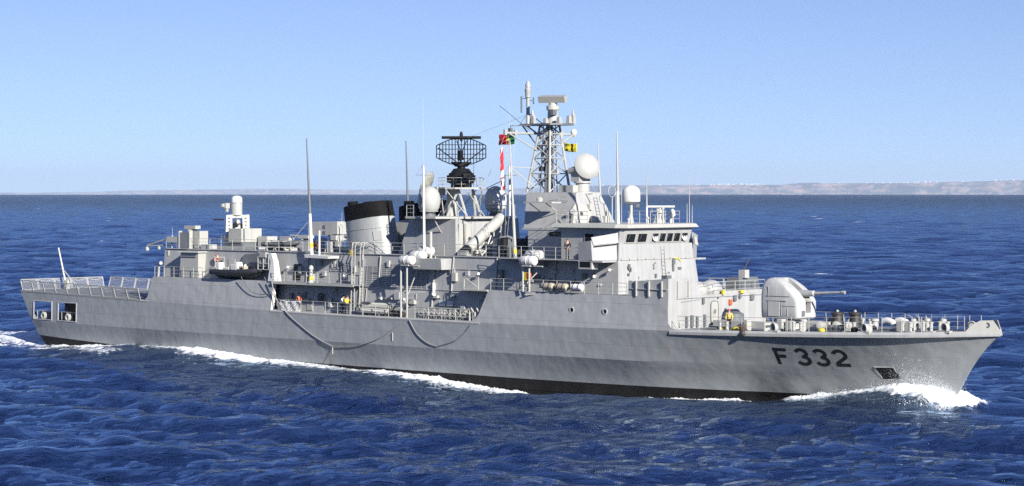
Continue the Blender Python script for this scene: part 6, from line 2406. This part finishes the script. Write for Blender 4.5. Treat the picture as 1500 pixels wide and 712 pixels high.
me.from_pydata([tuple(v) for v in vv], [], ff)
me.update()
m = bpy.data.materials.new("cliff_rock")
m.use_nodes = True
n, l = m.node_tree.nodes, m.node_tree.links
b = n["Principled BSDF"]
b.inputs["Roughness"].default_value = .95
ge = n.new("ShaderNodeNewGeometry")
mp = n.new("ShaderNodeMapping")
mp.inputs["Scale"].default_value = (.004, .002, .016)
l.new(ge.outputs["Position"], mp.inputs[0])
no = n.new("ShaderNodeTexNoise")
no.inputs["Detail"].default_value = 8
no.inputs["Scale"].default_value = 1.0
l.new(mp.outputs[0], no.inputs["Vector"])
cr_ = n.new("ShaderNodeValToRGB")
cr_.color_ramp.elements[0].position, cr_.color_ramp.elements[1].position = .42, .62
cr_.color_ramp.elements[0].color = (.035, .04, .05, 1)
cr_.color_ramp.elements[1].color = (.26, .17, .14, 1)
l.new(no.outputs[0], cr_.inputs[0])
l.new(cr_.outputs[0], b.inputs["Base Color"])
me.materials.append(m)
coast = bpy.data.objects.new("coast", me)
COL.objects.link(coast)
tag(coast, None, None, None, "structure")

# white houses of the towns along the clifftop
HOUSE_GROUP = "white houses of the far clifftop towns"
hm = MB()
hm.v = [(-.5, -.5, 0), (.5, -.5, 0), (.5, .5, 0), (-.5, .5, 0), (-.5, -.5, 1), (.5, -.5, 1), (.5, .5, 1), (-.5, .5, 1), (-.5, 0, 1.35), (.5, 0, 1.35)]
hm.f = [(0, 1, 5, 4), (1, 2, 6, 9, 5), (2, 3, 7, 6), (3, 0, 4, 8, 7), (4, 5, 9, 8), (6, 7, 8, 9), (0, 3, 2, 1)]
first = None
spots = [(rng.normal(c, wd)) for c, wd, cnt in ((262, 18, 22), (345, 25, 10), (1110, 14, 18), (1085, 40, 14), (1330, 16, 14), (1345, 50, 8), (1482, 10, 10), (1060, 12, 6), (950, 40, 6), (560, 30, 6)) for _ in range(cnt)]
for px_c in spots:
    x = to_x(px_c)
    zt = float(np.interp(x, xs, tops))
    yb = CY + float(np.interp(x, xs, off)) + rng.uniform(150, 500)
    if first is None:
        first = hm.build("clifftop_house", WHITE, None)
        c = first
    else:
        c = first.copy()
        COL.objects.link(c)
    kk = float(far_px(px_c))
    c.location = (x * kk, yb * kk, CAM_H + (zt - CAM_H) * kk - 6)
    w0 = rng.uniform(12, 30) * kk
    c.scale = (w0, rng.uniform(10, 18), rng.uniform(12, 24))
    tag(c, "tiny white house in a far town on top of the hazy cliffs", "house", HOUSE_GROUP)

# ------------------------------------------------------------------ the air between
HAZE = 1
if HAZE:
    mb = MB()
    mb.v = [(x, y, z) for z in (-700.0, 520.0) for x, y in ((-64000, -1500), (64000, -1500), (64000, 70000), (-64000, 70000))]
    mb.f = [(3, 2, 1, 0), (4, 5, 6, 7), (0, 1, 5, 4), (1, 2, 6, 5), (2, 3, 7, 6), (3, 0, 4, 7)]
    m = bpy.data.materials.new("sea_haze")
    m.use_nodes = True
    n, l = m.node_tree.nodes, m.node_tree.links
    n.remove(n["Principled BSDF"])
    pv = n.new("ShaderNodeVolumePrincipled")
    pv.inputs["Color"].default_value = (.62, .77, 1.0, 1)
    pv.inputs["Density"].default_value = 2.4e-5
    pv.inputs["Anisotropy"].default_value = .0
    l.new(pv.outputs[0], n["Material Output"].inputs["Volume"])
    hz = mb.build("haze", m, None)
    tag(hz, None, None, None, "stuff")
